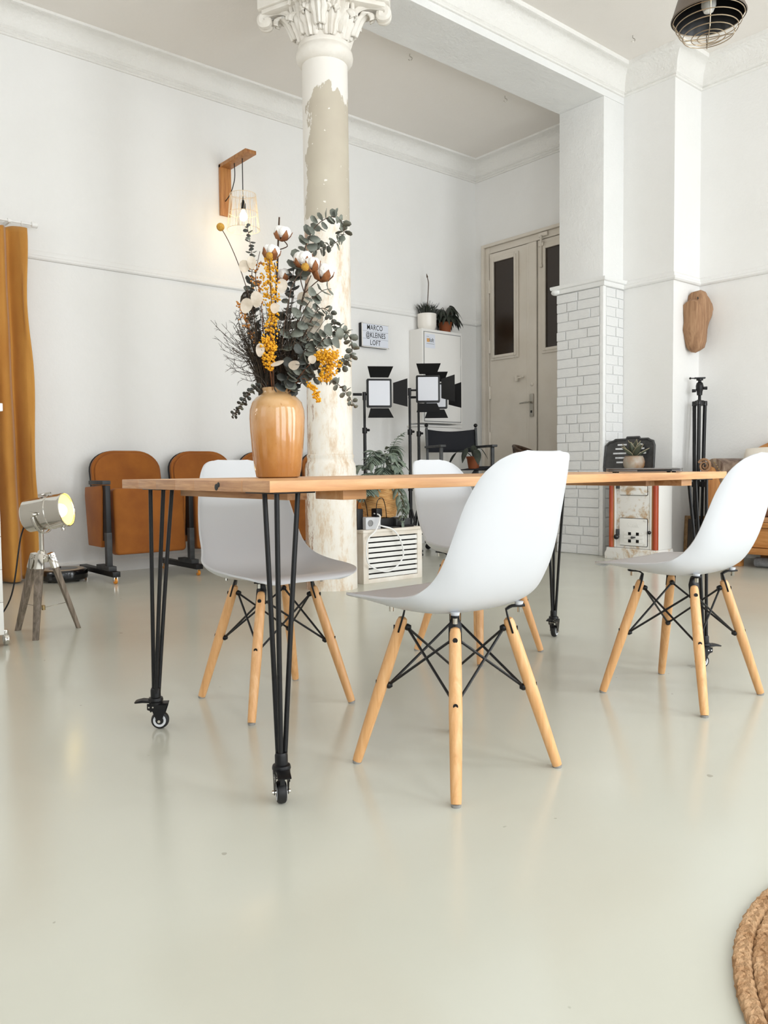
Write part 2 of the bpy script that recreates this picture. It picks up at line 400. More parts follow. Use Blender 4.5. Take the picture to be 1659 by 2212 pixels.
window(5, X0-.06, 2.2, 1.6, 'y'); window(6, X0-.06, 5.4, 1.1, 'y')  # rear windows, unseen and added to carry the left fill light

# brick pier under the beam
pier = bpy.data.objects.new('wall_pier', None); COL.objects.link(pier); struct(pier); pier.location = (6.09, 4.24, 0)
b = MB(); b.bb(0, .56, 0, .48, 2.42, ZS); b.build('plastered_shaft', M['rough_plaster'], pier, bevel=.006)
b = MB(); b.bb(0, .56, 0, .5, 0, 2.42); b.build('mortar_core', M['mortar'], pier, smooth=False)
b = MB(); led = [(-.0, 2.385), (.022, 2.39), (.03, 2.405), (.03, 2.425), (.045, 2.432), (.05, 2.445), (.05, 2.462), (.02, 2.47), (0, 2.475)]
b.sweep([(.56, .5), (0, .5), (0, 0), (.3, 0)], led, -1); b.sphere((-.03, .5, 2.41), .03, 12, 8, (1, 1.5, .9))
b.build('ledge', M['rough_plaster'], pier, ang=.5)
b = MB(); b.bb(-.012, .03, -.01, .03, 0, 2.39); b.build('corner_bead', M['brick'], pier, bevel=.006)
bm_ = MB(); bm_.box((0, 0, 0), (1, 1, 1)); unit = None
def brick(cx, cy, cz, dx, dy, dz):
    global unit
    if unit is None:
        o = MB().box((0, 0, 0), (1, 1, 1)).build('brick', M['brick'], pier, bevel=.045, seg=1); unit = o
    else:
        o = unit.copy(); COL.objects.link(o); o.parent = pier
    o.location = (cx, cy, cz); o.scale = (dx, dy, dz); o.rotation_euler = (random.gauss(0, .004), random.gauss(0, .003), random.gauss(0, .005))
rows = 28; rh = 2.385/rows
for r in range(rows):
    z = rh*(r+.5); y = .03
    first = random.choice((.10, .2, .13, .235)) if r % 2 else random.choice((.225, .24, .17))
    while y < .495:
        w = first if first else random.choice((.24, .24, .115, .2)); first = None
        w = min(w, .5-y) if .5-(y+w) > .045 else .5-y
        brick(.001+random.gauss(0, .0022), y+w/2, z, .028, w-random.choice((.006, .008, .010)), rh-random.choice((.006, .007, .008))); y += w
    x = .03; first = random.choice((.11, .15)) if r % 2 else .19
    while x < .295:
        w = first if first else random.choice((.2, .115)); first = None
        w = .3-x if .3-(x+w) < .05 else w
        brick(x+w/2, .001+random.gauss(0, .001), z, w-.008, .02, rh-.0085); x += w

# stucco cornices, picture rails, baseboard
b = MB(); cv = [(0, 3.955), (.012, 3.957), (.018, 3.968), (.012, 3.978), (.02, 3.984), (.026, 3.994), (.02, 4.003), (.03, 4.012)]
cv += [(.035+.115*(1-math.cos(t*PI/2/8)), 4.018+.112*math.sin(t*PI/2/8)) for t in range(9)] + [(.16, 4.135), (.165, 4.15), (0, 4.15)]
b.sweep([(X0, YL), (XB, YL), (XB, BY1)], cv, -1); struct(b.build('trim_1', M['cornice'], ang=.5))
b = MB(); cv = [(0, 4.085), (.014, 4.088), (.02, 4.1), (.014, 4.112), (.026, 4.12)]
cv += [(.03+.10*(1-math.cos(t*PI/2/8)), 4.128+.145*math.sin(t*PI/2/8)) for t in range(9)] + [(.145, 4.28), (.15, 4.31), (0, 4.31)]
b.sweep([(X0, BY0), (6.39, BY0), (6.39, 3.74), (XR, 3.74), (XR, Y0)], cv, -1); struct(b.build('trim_2', M['cornice'], ang=.5))
rl = [(0, 2.383), (.016, 2.385), (.024, 2.395), (.022, 2.41), (.012, 2.418), (.012, 2.436), (.006, 2.452), (0, 2.455)]
b = MB(); b.sweep([(X0, YL), (XB, YL), (XB, 6.19)], rl, -1); struct(b.build('trim_3', M['wall'], ang=.5))
rl = [(0, 2.39), (.02, 2.393), (.03, 2.405), (.028, 2.42), (.014, 2.43), (.014, 2.45), (0, 2.465)]
b = MB(); b.sweep([(6.39, BY0), (6.39, 3.74), (XR, 3.74), (XR, Y0)], rl, -1); struct(b.build('trim_4', M['wall'], ang=.5))
b = MB(); b.sweep([(X0, YL), (XB, YL), (XB, 6.19)], [(0, 0), (.018, 0), (.018, .085), (.008, .1), (0, .1)], -1); struct(b.build('baseboard_left', M['white_paint'], ang=.5))

# old double door
door = bpy.data.objects.new('door_1', None); COL.objects.link(door); struct(door); door.location = (XB, 5.40, 0)
b = MB(); cs = [(0, 0), (.05, 0), (.05, .045), (.035, .05), (.035, .085), (.02, .1), (0, .1)]
for y0, y1, z0, z1 in ((.665, .7345, 0, 3.1995), (-.66, .6645, 3.1305, 3.1995)):
    b.bb(-.035, 0, y0, y1, z0, z1)
b.bb(-.06, 0, .735, .775, 0, 3.235); b.bb(-.06, 0, -.66, .7345, 3.2, 3.235); b.bb(-.05, -.0352, .67, .69, 0, 3.13)
b.build('door_casing', M['door'], door, bevel=.006)
def leaf(y0, y1, gy0, gy1):
    w = MB(); x0, x1 = -.042, -.004
    w.bb(x0, x1, gy1, y1, .02, 3.12); w.bb(x0, x1, y0, gy0, .02, 3.12); w.bb(x0, x1, gy0, gy1, .02, 2.0); w.bb(x0, x1, gy0, gy1, 3.03, 3.12)
    w.bb(x0+.012, x1, gy0, gy1, 1.9, 3.1)
    l = w.build('door_leaf', M['door'], door, smooth=False)
    w = MB()
    for k, (e, d) in enumerate(((.055, .016), (.03, .0265))):
        for a0, a1, z0, z1 in ((gy0-e, gy0, 2.02-e, 3.02+e), (gy1, gy1+e, 2.02-e, 3.02+e), (gy0, gy1, 2.02-e, 2.02), (gy0, gy1, 3.02, 3.02+e)):
            w.bb(x0-d, x0, a0, a1, z0, z1)
    w.build('pane_moulding', M['door'], l, bevel=.006)
    w = MB(); w.bb(x0-.006, x0+.012, gy0, gy1, 2.02, 3.02); w.build('dark_pane', M['dark_glass'], l, smooth=False)
    return l
l1 = leaf(.006, .66, .30, .585); l2 = leaf(-.655, -.006, -.45, -.12)
b = MB(); b.bb(-.062, -.042, .0, .10, .02, 3.12); b.bb(-.054, -.042, .10, .135, .02, 3.12); b.build('rebate_strip', M['door'], l1, bevel=.006)
b = MB(); b.prism(rr(.05, .24, .012), -.012, 0, frame((-.062, .055, 1.445), (0, 1, 0), (0, 0, 1)))
b.build('lock_plate', M['steel'], l1, bevel=.002)
b = MB(); b.tube([(-.062, .05, 1.475), (-.115, .05, 1.475)], .01, 10); b.tube(spline([(-.115, .05, 1.475), (-.12, .09, 1.474), (-.12, .175, 1.468)], 5), [.01]*6+[.008]*4+[.006], 10); b.build('door_handle', M['steel'], l1)
b = MB(); b.bb(-.077, -.07, .046, .064, 1.365, 1.39); b.build('keyhole', M['black'], l1, smooth=False)
b = MB(); b.sphere((-.066, .055, 1.66), .018, 12, 8, (.6, 1, 1)); b.build('spy_hole_cover', M['door'], l1)
b = MB(); b.bb(-.085, -.06, .24, .275, 1.71, 1.77); b.tube([(-.085, .235, 1.74), (-.09, .16, 1.745)], .009, 8); b.sphere((-.09, .15, 1.745), .012); b.build('pane_latch', M['door'], l1, bevel=.004)
b = MB(); b.bb(-.062, -.042, -.09, -.05, 2.86, 3.1); b.tube([(-.07, -.07, 2.84), (-.07, -.07, 3.16)], .012, 8); b.sphere((-.07, -.07, 2.85), .018); b.bb(-.075, -.06, -.1, -.04, 3.05, 3.08); b.build('door_bolt', M['door'], l2, bevel=.003)
b = MB(); b.bb(-.06, -.03, -.14, -.03, 3.15, 3.19); b.build('bolt_keeper', M['door'], door, bevel=.003)
for z in (.48, 1.05, 1.55, 2.05, 2.7):
    b = MB(); b.tube([(-.05, .662, z), (-.05, .662, z+.14)], .011, 8); b.bb(-.052, -.044, .64, .66, z, z+.14); b.build('hinge', M['door'], door)

# column with a leafy capital
col = thing('column', 'round cast column with peeling beige and white paint and leafy capital under the beam', 'column', (3.18, 4.36, 0))
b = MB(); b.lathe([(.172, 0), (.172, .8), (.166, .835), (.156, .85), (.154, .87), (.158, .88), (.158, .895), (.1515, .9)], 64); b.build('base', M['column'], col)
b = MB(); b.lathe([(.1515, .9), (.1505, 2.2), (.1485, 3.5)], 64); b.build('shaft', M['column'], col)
b = MB(); b.lathe([(.148, 3.42), (.158, 3.425), (.17, 3.435), (.182, 3.452), (.186, 3.475), (.182, 3.498), (.172, 3.51), (.168, 3.52), (.172, 3.53), (.17, 3.545), (.15, 3.555)], 64); b.build('neck_ring', M['capital'], col)
cap = MB(); cap.lathe([(.152, 3.55), (.158, 3.6), (.175, 3.7), (.2, 3.78), (.25, 3.85), (.26, 3.87)], 48); cap = cap.build('capital', M['capital'], col)
def acanthus(m, az, r0, z0, h, w, out, curl):
    d = V((math.cos(az), math.sin(az), 0)); t = V((-d.y, d.x, 0))
    pr = spline([(r0, z0), (r0+.02, z0+.35*h), (r0+.045, z0+.7*h), (r0+out*.7, z0+.95*h), (r0+out, z0+.98*h), (r0+out+curl*.6, z0+.88*h), (r0+out+curl*.5, z0+.78*h)], 4)
    n = len(pr)-1
    def fn(u, v):
        q = pr[min(n, round(v*n))]; uu = u*2-1; wid = w*(.55+.5*math.sin(PI*min(1, v*1.15)))*(1-.35*max(0, v-.8)/.2)
        wid *= 1+.13*math.sin(v*26)*abs(uu)
        rib = .012*math.cos(uu*PI*3)*(1-.4*abs(uu)) - .02*abs(uu)**2
        return d*(q[0]+rib) + t*(uu*wid) + V((0, 0, q[1]-.02*abs(uu)**2*v))
    m.grid(15, n+1, fn)
for k in range(8):
    m = MB(); acanthus(m, PI/4*k+PI/8, .158, 3.555, .17, .062, .06, .03); m.build('lower_leaf', M['capital'], cap, solid=.014)
for k in range(8):
    m = MB(); acanthus(m, PI/4*k, .165, 3.58, .25, .055, .085, .035); m.build('upper_leaf', M['capital'], cap, solid=.014)
for k in range(4):
    az = PI/4+PI/2*k; d = V((math.cos(az), math.sin(az), 0)); t = V((-d.y, d.x, 0)); m = MB()
    for s in (-1, 1):     # a pair of scrolls growing into each corner
        pts = spline([d*.17+t*.07*s+V((0, 0, 3.66)), d*.21+t*.06*s+V((0, 0, 3.73)), d*.28+t*.035*s+V((0, 0, 3.775)), d*.36+t*.02*s+V((0, 0, 3.775)), d*.41+t*.018*s+V((0, 0, 3.745)), d*.405+t*.02*s+V((0, 0, 3.71)), d*.37+t*.022*s+V((0, 0, 3.71)), d*.37+t*.022*s+V((0, 0, 3.735))], 5)
        m.tube(pts, [.017+.012*min(1, i/14) for i in range(len(pts))], 8)
    m.build('corner_scroll', M['capital'], cap)
    m = MB(); acanthus(m, az, .2, 3.6, .14, .05, .11, .03); m.build('corner_leaf', M['capital'], cap, solid=.014)
    az += PI/4; d = V((math.cos(az), math.sin(az), 0)); t = V((-d.y, d.x, 0)); m = MB()
    for s in (-1, 1):
        pts = spline([d*.18+t*.09*s+V((0, 0, 3.68)), d*.21+t*.07*s+V((0, 0, 3.75)), d*.24+t*.04*s+V((0, 0, 3.79)), d*.25+t*.02*s+V((0, 0, 3.77)), d*.25+t*.035*s+V((0, 0, 3.75))], 5)
        m.tube(pts, .014, 8)
    m.sphere(d*.27+V((0, 0, 3.84)), .05, 12, 8, (1, 1, .9)); m.build('centre_scroll', M['capital'], cap)
ab = []
for k in range(4):
    az = PI/4+PI/2*k; c = V((math.cos(az), math.sin(az))); t = V((-c.y, c.x)); nx = V((math.cos(az+PI/2), math.sin(az+PI/2)))
    ab += [tuple(c*.43-t*.055), tuple(c*.43+t*.055)]
    a = c*.43+t*.055; e = nx*.43+V((-nx.y, nx.x))*-.055
    for q in range(1, 8):
        f = q/8; p = a.lerp(e, f); p -= p.normalized()*.085*math.sin(PI*f); ab.append(tuple(p))
m = MB(); m.prism(ab, 3.785, 3.86); m.prism([(x*.94, y*.94) for x, y in ab], 3.755, 3.785); m.prism([(x*1.03, y*1.03) for x, y in ab], 3.86, 3.9); m.build('abacus', M['capital'], cap, bevel=.008)
m = MB(); m.bb(-.3, .3, -.12, .36, 3.9, ZS); m.build('impost_block', M['capital'], col, bevel=.01)
# ------------------------------------------------------------------ dining table
TX0, TX1, TY0, TY1, TZ = .965, 3.06, 1.556, 2.41, .775
table = thing('dining_table', 'long oak plank table on black hairpin legs with castors, in the middle of the room', 'table', ((TX0+TX1)/2, (TY0+TY1)/2, 0))
ox, oy = (TX0+TX1)/2, (TY0+TY1)/2
ws = [.125, .118, .13, .112, .124, .12, .125]; y = TY0
for i, w in enumerate(ws):
    w = w*(TY1-TY0)/sum(ws); b = MB(); b.bb(TX0-ox, TX1-ox, y-oy+.0003, y+w-oy-.0003, TZ-.027, TZ)
    pk = b.build('plank', M['oak'], table, bevel=.0022 if i in (0, 6) else .0007); y += w; pk.data.materials.append(M['oak_end'])
    for f in pk.data.polygons: f.material_index = 1 if abs(f.normal.x) > .9 else 0
b = MB(); b.tube([(TX0-ox-.0012, -.176, TZ-.017), (TX0-ox+.004, -.176, TZ-.017)], [.0095, .0095], 7); b.tube([(TX0-ox-.0011, -.187, TZ-.011), (TX0-ox+.004, -.187, TZ-.011)], [.0075, .0075], 7); b.build('dark_knot', M['black_soft'], table, bevel=.002)
for x in (1.105, 2.72):
    b = MB(); b.bb(x-ox, x+.06-ox, 1.70-oy, 2.30-oy, TZ-.052, TZ-.0275); b.build('batten', M['batten'], table, bevel=.002)
for x in (1.205, 2.80):
    b = MB(); b.bb(x-ox, x+.075-ox, 1.60-oy, 1.72-oy, TZ-.052, TZ-.0275); b.build('batten', M['oak'], table, bevel=.002)
def hairpin(cx, cy, sx, sy, swivel, lever):
    """corner rod upright, two rods splaying along the table edges; castor below"""
    L = lambda x, y, z: V((cx+sx*x-ox, cy+sy*y-oy, z))
    b = MB(); zt = TZ-.0275
    b.prism([tuple(L(*p, 0)[:2]) for p in ((-.02, -.015), (.10, -.015), (.10, .02), (.03, .11), (-.02, .11))], zt-.004, zt)
    b = b.build('hairpin_leg', M['black'], table, bevel=.001)
    r = MB(); foot = V((cx-ox, cy-oy, .135))
    for dx, dy, fx, fy in ((.0, .0, -.004, -.004), (.01, .07, -.003, .008), (.066, .01, .009, .0)):
        r.tube(spline([L(dx, dy, zt-.003), L(lerp(dx, fx, .5), lerp(dy, fy, .5), .44), L(fx, fy, .1)], 5), .0062, 10)
    r.build('rod', M['black'], b)
    r = MB(); f2 = foot.copy(); f2.z = 0
    r.lathe([(.0, .128), (.013, .128), (.0155, .122), (.0155, .1), (.021, .098), (.0225, .093), (.0225, .089), (.019, .087), (.021, .085), (.021, .079), (.0, .079)], 20, Matrix.Translation(f2))
    r.build('castor_collar', M['black'], b)
    c, s = math.cos(swivel), math.sin(swivel); FW = V((c, s, 0)); SD = V((-s, c, 0))
    ax = f2 + FW*.012 + V((0, 0, .0275)); mt = frame(ax, FW, (0, 0, 1))           # local z = wheel axis
    r = MB()
    for k in (-1, 1):
        r.prism([(-.036, .055), (.026, .055), (.022, .04), (.008, .0), (0, -.008), (-.008, 0), (-.02, .03), (-.036, .036)], k*.0165-.001, k*.0165+.001, mt)
    r.prism([(-.03, .05), (.024, .05), (.024, .055), (-.03, .055)], -.0175, .0175, mt); r.build('castor_fork', M['black'], b, bevel=.0006, seg=1)
    r = MB(); r.lathe([(.006, -.0115), (.022, -.0115), (.0262, -.008), (.0275, 0), (.0262, .008), (.022, .0115), (.006, .0115)], 28, mt); r.build('castor_wheel', M['black_soft'], b)
    for k in (-1, 1): r = MB(); r.lathe([(.0125, k*.0116), (.0195, k*.0116), (.0195, k*.0124), (.0125, k*.0124)], 28, mt, True); r.build('white_rim', M['white_plastic'], b)
    r = MB(); r.lathe([(0, -.022), (.0045, -.022), (.005, -.018), (.005, .018), (.0045, .022), (0, .022)], 10, mt); r.build('axle_bolt', M['chrome'], b)
    for q in (-.03, -.018): r = MB(); r.lathe([(0, -.0185), (.0025, -.0185), (.0025, .0185), (0, .0185)], 8, mt @ Matrix.Translation((q, .044, 0))); r.build('rivet', M['chrome'], b)
    r = MB(); r.prism([(-.075, .0605), (-.052, .066), (-.02, .062), (.0, .058), (-.02, .056), (-.05, .058), (-.073, .0565)], -.016, .016, mt); r.prism([(-.028, .05), (-.022, .05), (-.026, .024), (-.03, .026)], -.006, .006, mt)
    r.build('brake_pedal', M['black'], b, bevel=.001)
hairpin(1.012, 1.602, 1, 1, 1.12, 0)
hairpin(1.028, 2.345, 1, -1, -.62, 0)
hairpin(3.005, 2.36, -1, -1, .35, 0)
hairpin(2.985, 1.60, -1, 1, 2.6, 0)

# ------------------------------------------------------------------ moulded chairs (local +y faces forward)
def make_chair(label):
    t = thing('shell_chair', label, 'chair', (0,0,0), 0, 'white moulded chairs around the table')
    pr = [(.240,.441),(.238,.448),(.229,.455),(.205,.457),(.160,.451),(.10,.441),(.03,.432),(-.04,.430),(-.10,.438),(-.145,.462),(-.18,.505),(-.207,.56),(-.232,.63),(-.256,.70),(-.278,.765),(-.290,.802),(-.2965,.821),(-.30,.832),(-.3015,.837)]
    hw = [.120,.157,.185,.207,.222,.228,.230,.229,.224,.214,.202,.196,.187,.174,.154,.132,.113,.092,.06]
    cu = [-.008,-.003,.002,.008,.018,.032,.044,.053,.058,.060,.056,.05,.048,.048,.04,.026,.014,.005,.0]
    rows = spline([V((a, b_, w, c)) for (a, b_), w, c in zip(pr, hw, cu)], 3)
    n = len(rows)-1
    def fn(u, v):
        i = min(n, round(v*n)); q = rows[i]; a = rows[max(i-1, 0)]; c = rows[min(i+1, n)]
        ty, tz = c[0]-a[0], c[1]-a[1]; l = math.hypot(ty, tz) or 1; ny, nz = tz/l, -ty/l      # normal to the sitter's side
        uu = u*2-1; cur = q[3]*abs(uu)**2.6
        return V((q[2]*math.sin(uu*PI/2*.82)/math.sin(PI/2*.82), q[0]+ny*cur, q[1]+nz*cur))
    b = MB(); b.grid(27, n+1, fn)
    sh = b.build('shell', M['white_plastic'], t, ang=3.2); d = sh.modifiers.new('thick', 'SOLIDIFY'); d.thickness = .0065; d.offset = 0
    d = sh.modifiers.new('edge', 'BEVEL'); d.width = .0022; d.segments = 2; d.limit_method = 'ANGLE'; d.angle_limit = .9
    top = {}; foot = {}
    for sx in (-1, 1):
        for sy in (-1, 1):
            f = V((sx*.19, sy*.19, .006)); p = V((sx*.098, sy*.098, .402)); top[sx, sy] = p; foot[sx, sy] = f; d = (p-f)
            b = MB(); b.tube([f, f+d*.03, f+d*.5, f+d*.88, f+d*.965, f+d*.99, p], [.0125, .0135, .0168, .0155, .0145, .012, .006], 16)
            leg = b.build('leg', M['beech'], t)
            out = V((sx, sy, 0)).normalized(); b = MB()
            for k in (.55, .93):
                c = f+d*k; b.tube([c+out*.0135, c+out*.0175], [.006, .0065], 10); 
            b.build('bolt', M['black'], leg)
            b = MB(); c = f-V((0, 0, .006)); b.cyl(c, c+V((0, 0, .008)), .0118, .0125, 12); b.build('foot_pad', M['grey_pad'], leg)
            b = MB(); w = V((-out.y, out.x, 0))*.011
            pts = [f+d*.9, p+V((0, 0, .004)), p+V((0, 0, .022))-out*.004, V((p.x, p.y, .430))+out*.004, V((p.x, p.y, .4335))+out*.012, V((p.x, p.y, .436))+out*.045]
            vs = []
            for i, q in enumerate(pts): vs += [q-w*(1.5 if i < 2 else 1), q+w*(1.5 if i < 2 else 1)]
            b.add(vs, [(2*i, 2*i+1, 2*i+3, 2*i+2) for i in range(len(pts)-1)])
            br = b.build('bracket', M['black'], t, solid=.005, ang=.3)
            b = MB(); q = V((p.x, p.y, .425))+out*.032; b.cyl(q-V((0, 0, .008)), q+V((0, 0, .006)), .006, None, 8); b.build('shell_screw', M['chrome'], br)
            b = MB(); q = V((p.x, p.y, .4275))+out*.03; b.cyl(q+V((0, 0, .009)), q+V((0, 0, .018)), .010, .012, 12); b.build('shell_mount', M['white_plastic'], br)
    cs = [(-1, -1), (1, -1), (1, 1), (-1, 1)]
    for i in range(4):
        a, c = cs[i], cs[(i+1) % 4]
        for p, q in ((a, c), (c, a)):
            ins = lambda k, h: foot[k]+(top[k]-foot[k])*h - V((k[0], k[1], 0)).normalized()*.019
            b = MB(); b.tube([ins(p, .93), ins(q, .53)], .0036, 8); b.build('brace_wire', M['black'], t)
    for k in cs:
        for h in (.93, .53):
            c = foot[k]+(top[k]-foot[k])*h; o = V((k[0], k[1], 0)).normalized()
            b = MB(); b.tube([c-o*.012, c-o*.018, c-o*.022, c-o*.03], [.006, .0095, .0095, .005], 10); b.build('brace_nut', M['black'], t)
    return t
ch = make_chair('white shell chair nearest the camera, seen from behind at the near table side'); ch.location = (1.506, 1.51, 0)
dup(ch, (1.47, 2.357, 0), PI-.06, 'white shell chair behind the vase end of the table, facing the camera')
dup(ch, (2.578, 1.468, 0), .0, 'white shell chair at the right picture edge, cut off by the frame')
dup(ch, (2.535, 2.40, 0), PI, 'white shell chair on the far table side in front of the director chair')
ch.rotation_euler.z = .0
# ------------------------------------------------------------------ vase and dried bouquet
VC = V((1.324, 2.086, TZ))
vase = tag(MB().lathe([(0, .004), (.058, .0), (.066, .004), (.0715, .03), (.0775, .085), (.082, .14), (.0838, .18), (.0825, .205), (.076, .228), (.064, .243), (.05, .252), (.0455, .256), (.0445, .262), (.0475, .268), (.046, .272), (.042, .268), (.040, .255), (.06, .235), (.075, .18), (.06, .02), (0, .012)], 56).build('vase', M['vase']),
           'glazed tan stoneware vase holding the dried bouquet on the left end of the table', 'vase')
vase.location = VC
FR = V((.844, -.536, 0)); FD = V((.536, .844, 0)); k_ = .001414; RIM = .262
def sk(a, b, w=0):
    """bouquet sketch units: a right of the vase axis, b above its rim (1 unit = 1.4 mm), w metres towards the wall"""
    return FR*(a*k_) + FD*w + V((0, 0, RIM+b*k_))
G_B = 'stems of the dried bouquet'
def stem_thing(name, label, cat): return thing(name, label, cat, tuple(VC), 0, G_B)
def leafdisc(m, c, nrm, up, l, w, cup=.15, n=9):
    """one rounded leaf: a slightly cupped outline fan"""
    nrm = V(nrm).normalized(); up = (V(up)-nrm*V(up).dot(nrm)).normalized(); sd = up.cross(nrm); c = V(c); vs = [c+up*l*.5-nrm*l*cup*.6]
    for i in range(n):
        a = 2*PI*i/n; y = .5-.5*math.cos(a); x = math.sin(a)*.5*(1-.18*math.cos(a))
        vs.append(c+up*l*y+sd*w*x+nrm*(l*cup*((y-.5)**2*2)))
    m.add(vs, [(0, i+1, (i+1) % n+1) for i in range(n)])
def wpath(pts, n=8):
    ps = []
    for p in pts: ps.append(sk(p[0], p[1], p[2] if len(p) > 2 else 0))
    return spline(ps, n)
def rv(): return V((random.gauss(0, 1), random.gauss(0, 1), random.gauss(0, 1))).normalized()
def eucalyptus(label, pts, start, s0, s1, dark=False, every=1.0, name='eucalyptus_branch'):
    t = stem_thing(name, label, 'branch'); P = wpath(pts, 10); m = MB(); n = len(P)
    m.tube(P, [lerp(.0018, .0008, i/n) for i in range(n)], 5); m.build('stem', M['stem'], t)
    L = [0]
    for i in range(1, n): L.append(L[-1]+(P[i]-P[i-1]).length)
    d = L[-1]*start; k = 0; mats = ('euca_dark' if dark else 'euca')
    while d < L[-1]-.002:
        i = max(j for j in range(n) if L[j] <= d); i = min(i, n-2); p = P[i].lerp(P[i+1], (d-L[i])/max(1e-6, L[i+1]-L[i])); T = (P[i+1]-P[i]).normalized()
        f = (d-L[-1]*start)/(L[-1]*(1-start)); s = lerp(s0, s1, f)*random.uniform(.85, 1.12)
        a = k*PI/2+random.uniform(-.5, .5); q = T.orthogonal().normalized(); o = (q*math.cos(a)+T.cross(q)*math.sin(a))
        for sg in (-1, 1):
            up = (o*sg+T*random.uniform(.1, .5)+rv()*.25).normalized(); nr = (T*1.0-o*sg*.3+rv()*.55-FD*.7).normalized()
            s_ = s*1.1; m = MB(); leafdisc(m, p+up*.002, nr, up, s_, s_*random.uniform(.85, 1.05), random.uniform(.05, .3), 8)
            m.build('leaf', M[mats if random.random() < .8 else 'euca'], t, solid=.0006)
        d += s*random.uniform(.62, .8)*every; k += 1
    return t
eucalyptus('thin upright eucalyptus branch with tiny dark leaves, below the lit wall lamp', [(-14,-40,.0),(-24,60,.02),(-42,140,.02),(-50,210,.02),(-47,270,.01),(-50,310,.01),(-56,348,.0)], .45, .021, .013, True, 1.5)
eucalyptus('tall eucalyptus branch that loops back on itself in front of the column top', [(6,-40,.0),(20,90,.02),(35,190,.03),(46,250,.02),(60,290,.0),(76,328,-.02),(95,352,-.03),(122,366,-.03),(142,360,-.02),(149,340,.0),(136,326,.03),(112,318,.05),(84,308,.05)], .50, .036, .018, False, .8)
eucalyptus('eucalyptus branch with grey round leaves under the cotton on the right', [(4,-40,.0),(30,90,-.03),(62,170,-.05),(95,205,-.05),(118,214,-.04)], .45, .036, .028, False)
eucalyptus('eucalyptus branch arching down beside the column at middle height', [(6,-40,0),(45,80,-.02),(85,165,-.02),(110,175,.0),(124,150,.0),(132,120,.0)], .42, .03, .017, False)
eucalyptus('eucalyptus branch curling into a hook at the far right of the bouquet', [(6,-40,0),(55,60,-.02),(95,105,-.02),(130,130,-.02),(150,128,.0),(162,108,.0),(163,80,.01),(150,62,.01),(134,52,.01)], .42, .026, .018, False, .95)
eucalyptus('low eucalyptus branch drooping right over the vase shoulder', [(8,-30,0),(60,22,-.03),(95,26,-.04),(118,22,-.03),(140,6,-.02),(158,-18,-.02),(167,-34,-.02)], .35, .03, .013, False, 1.25)
eucalyptus('thin eucalyptus branch with curled leaves hanging down left of the vase', [(-6,-30,0),(-28,12,-.03),(-45,4,-.04),(-66,-18,-.05),(-82,-44,-.05),(-94,-56,-.05)], .4, .014, .011, True, .8)
eucalyptus('big leaved eucalyptus branch at the right above the vase rim', [(6,-40,0),(40,30,-.05),(72,70,-.06),(100,105,-.06),(128,112,-.05)], .2, .034, .032, False, .85)
eucalyptus('eucalyptus branch standing between the two cotton stems', [(2,-40,0),(18,110,.01),(30,200,.01),(40,255,.01),(48,282,.01)], .55, .03, .022, True, 1.15)
eucalyptus('short dark eucalyptus branch low in the centre of the bouquet', [(4,-40,0),(22,20,-.05),(45,55,-.07),(60,80,-.07)], .2, .034, .034, True, .9)
eucalyptus('short grey eucalyptus branch at the back centre of the bouquet', [(4,-40,0),(25,60,.05),(45,110,.07),(70,150,.07)], .25, .034, .03, False, .9)
eucalyptus('dark eucalyptus branch half hidden at the left of the mimosa', [(-6,-40,0),(-25,60,.03),(-45,120,.04),(-56,180,.04),(-48,240,.03)], .3, .024, .022, True, 1.0)
eucalyptus('low dark eucalyptus branch reaching right under the yellow mimosa', [(6,-30,0),(40,20,-.05),(75,42,-.06),(105,40,-.06)], .25, .03, .026, True, .9)

def cotton(label, stem, bolls):
    t = stem_thing('cotton_stem', label, 'flower'); m = MB(); P = wpath(stem, 6)
    m.tube(P, [lerp(.0036, .0026, i/len(P)) for i in range(len(P))], 7)
    for tw in [b for b in bolls if b[3]]: m.tube(wpath(tw[3], 4), .0016, 6)
    m.build('stem', M['stem'], t, ang=1.2)
    for a, b, w, tw, r in bolls:
        c = sk(a, b, w); ax = (V((0, 0, 1))+rv()*.25-FD*.3).normalized(); q = ax.orthogonal().normalized()
        m = MB()
        for i in range(4):
            d = q*math.cos(i*PI/2+.4)+ax.cross(q)*math.sin(i*PI/2+.4)
            m.sphere(c+d*r*.42+ax*r*.12, r*.66, 12, 9, (1, 1, 1.12))
        bo = m.build('cotton_boll', M['cotton'], t, ang=3.2)
        m = MB()
        for i in range(5):
            d = q*math.cos(i*2*PI/5)+ax.cross(q)*math.sin(i*2*PI/5); s = ax.cross(d)
            pt = [c-ax*r*1.0, c+d*r*.62-ax*r*.78, c+d*r*1.02-ax*r*.25, c+d*r*(1.0+random.uniform(0, .2))+ax*r*random.uniform(.2, .5)]; wd = [.12, .42, .4, .02]; vs = []
            for p, w_ in zip(pt, wd): vs += [p-s*r*w_, p+d*r*.06, p+s*r*w_]
            m.add(vs, [f for k in range(3) for f in ((3*k, 3*k+1, 3*k+4, 3*k+3), (3*k+1, 3*k+2, 3*k+5, 3*k+4))])
        m.build('calyx', M['calyx'], bo, solid=.0008)
cotton('tall cotton stem with a bare tip and three bolls, left of the column', [(2,-40,0),(3,80,.0),(0,170,.0),(6,260,.0),(9,320,.0),(12,368,.0)],
       [(18,331,-.02,[(10,300,0),(28,306,-.01),(20,316,-.02)],.024), (-6,290,-.025,[(4,250,0),(0,270,-.015)],.025), (16,250,.02,[(2,215,0),(10,230,.015)],.022)])
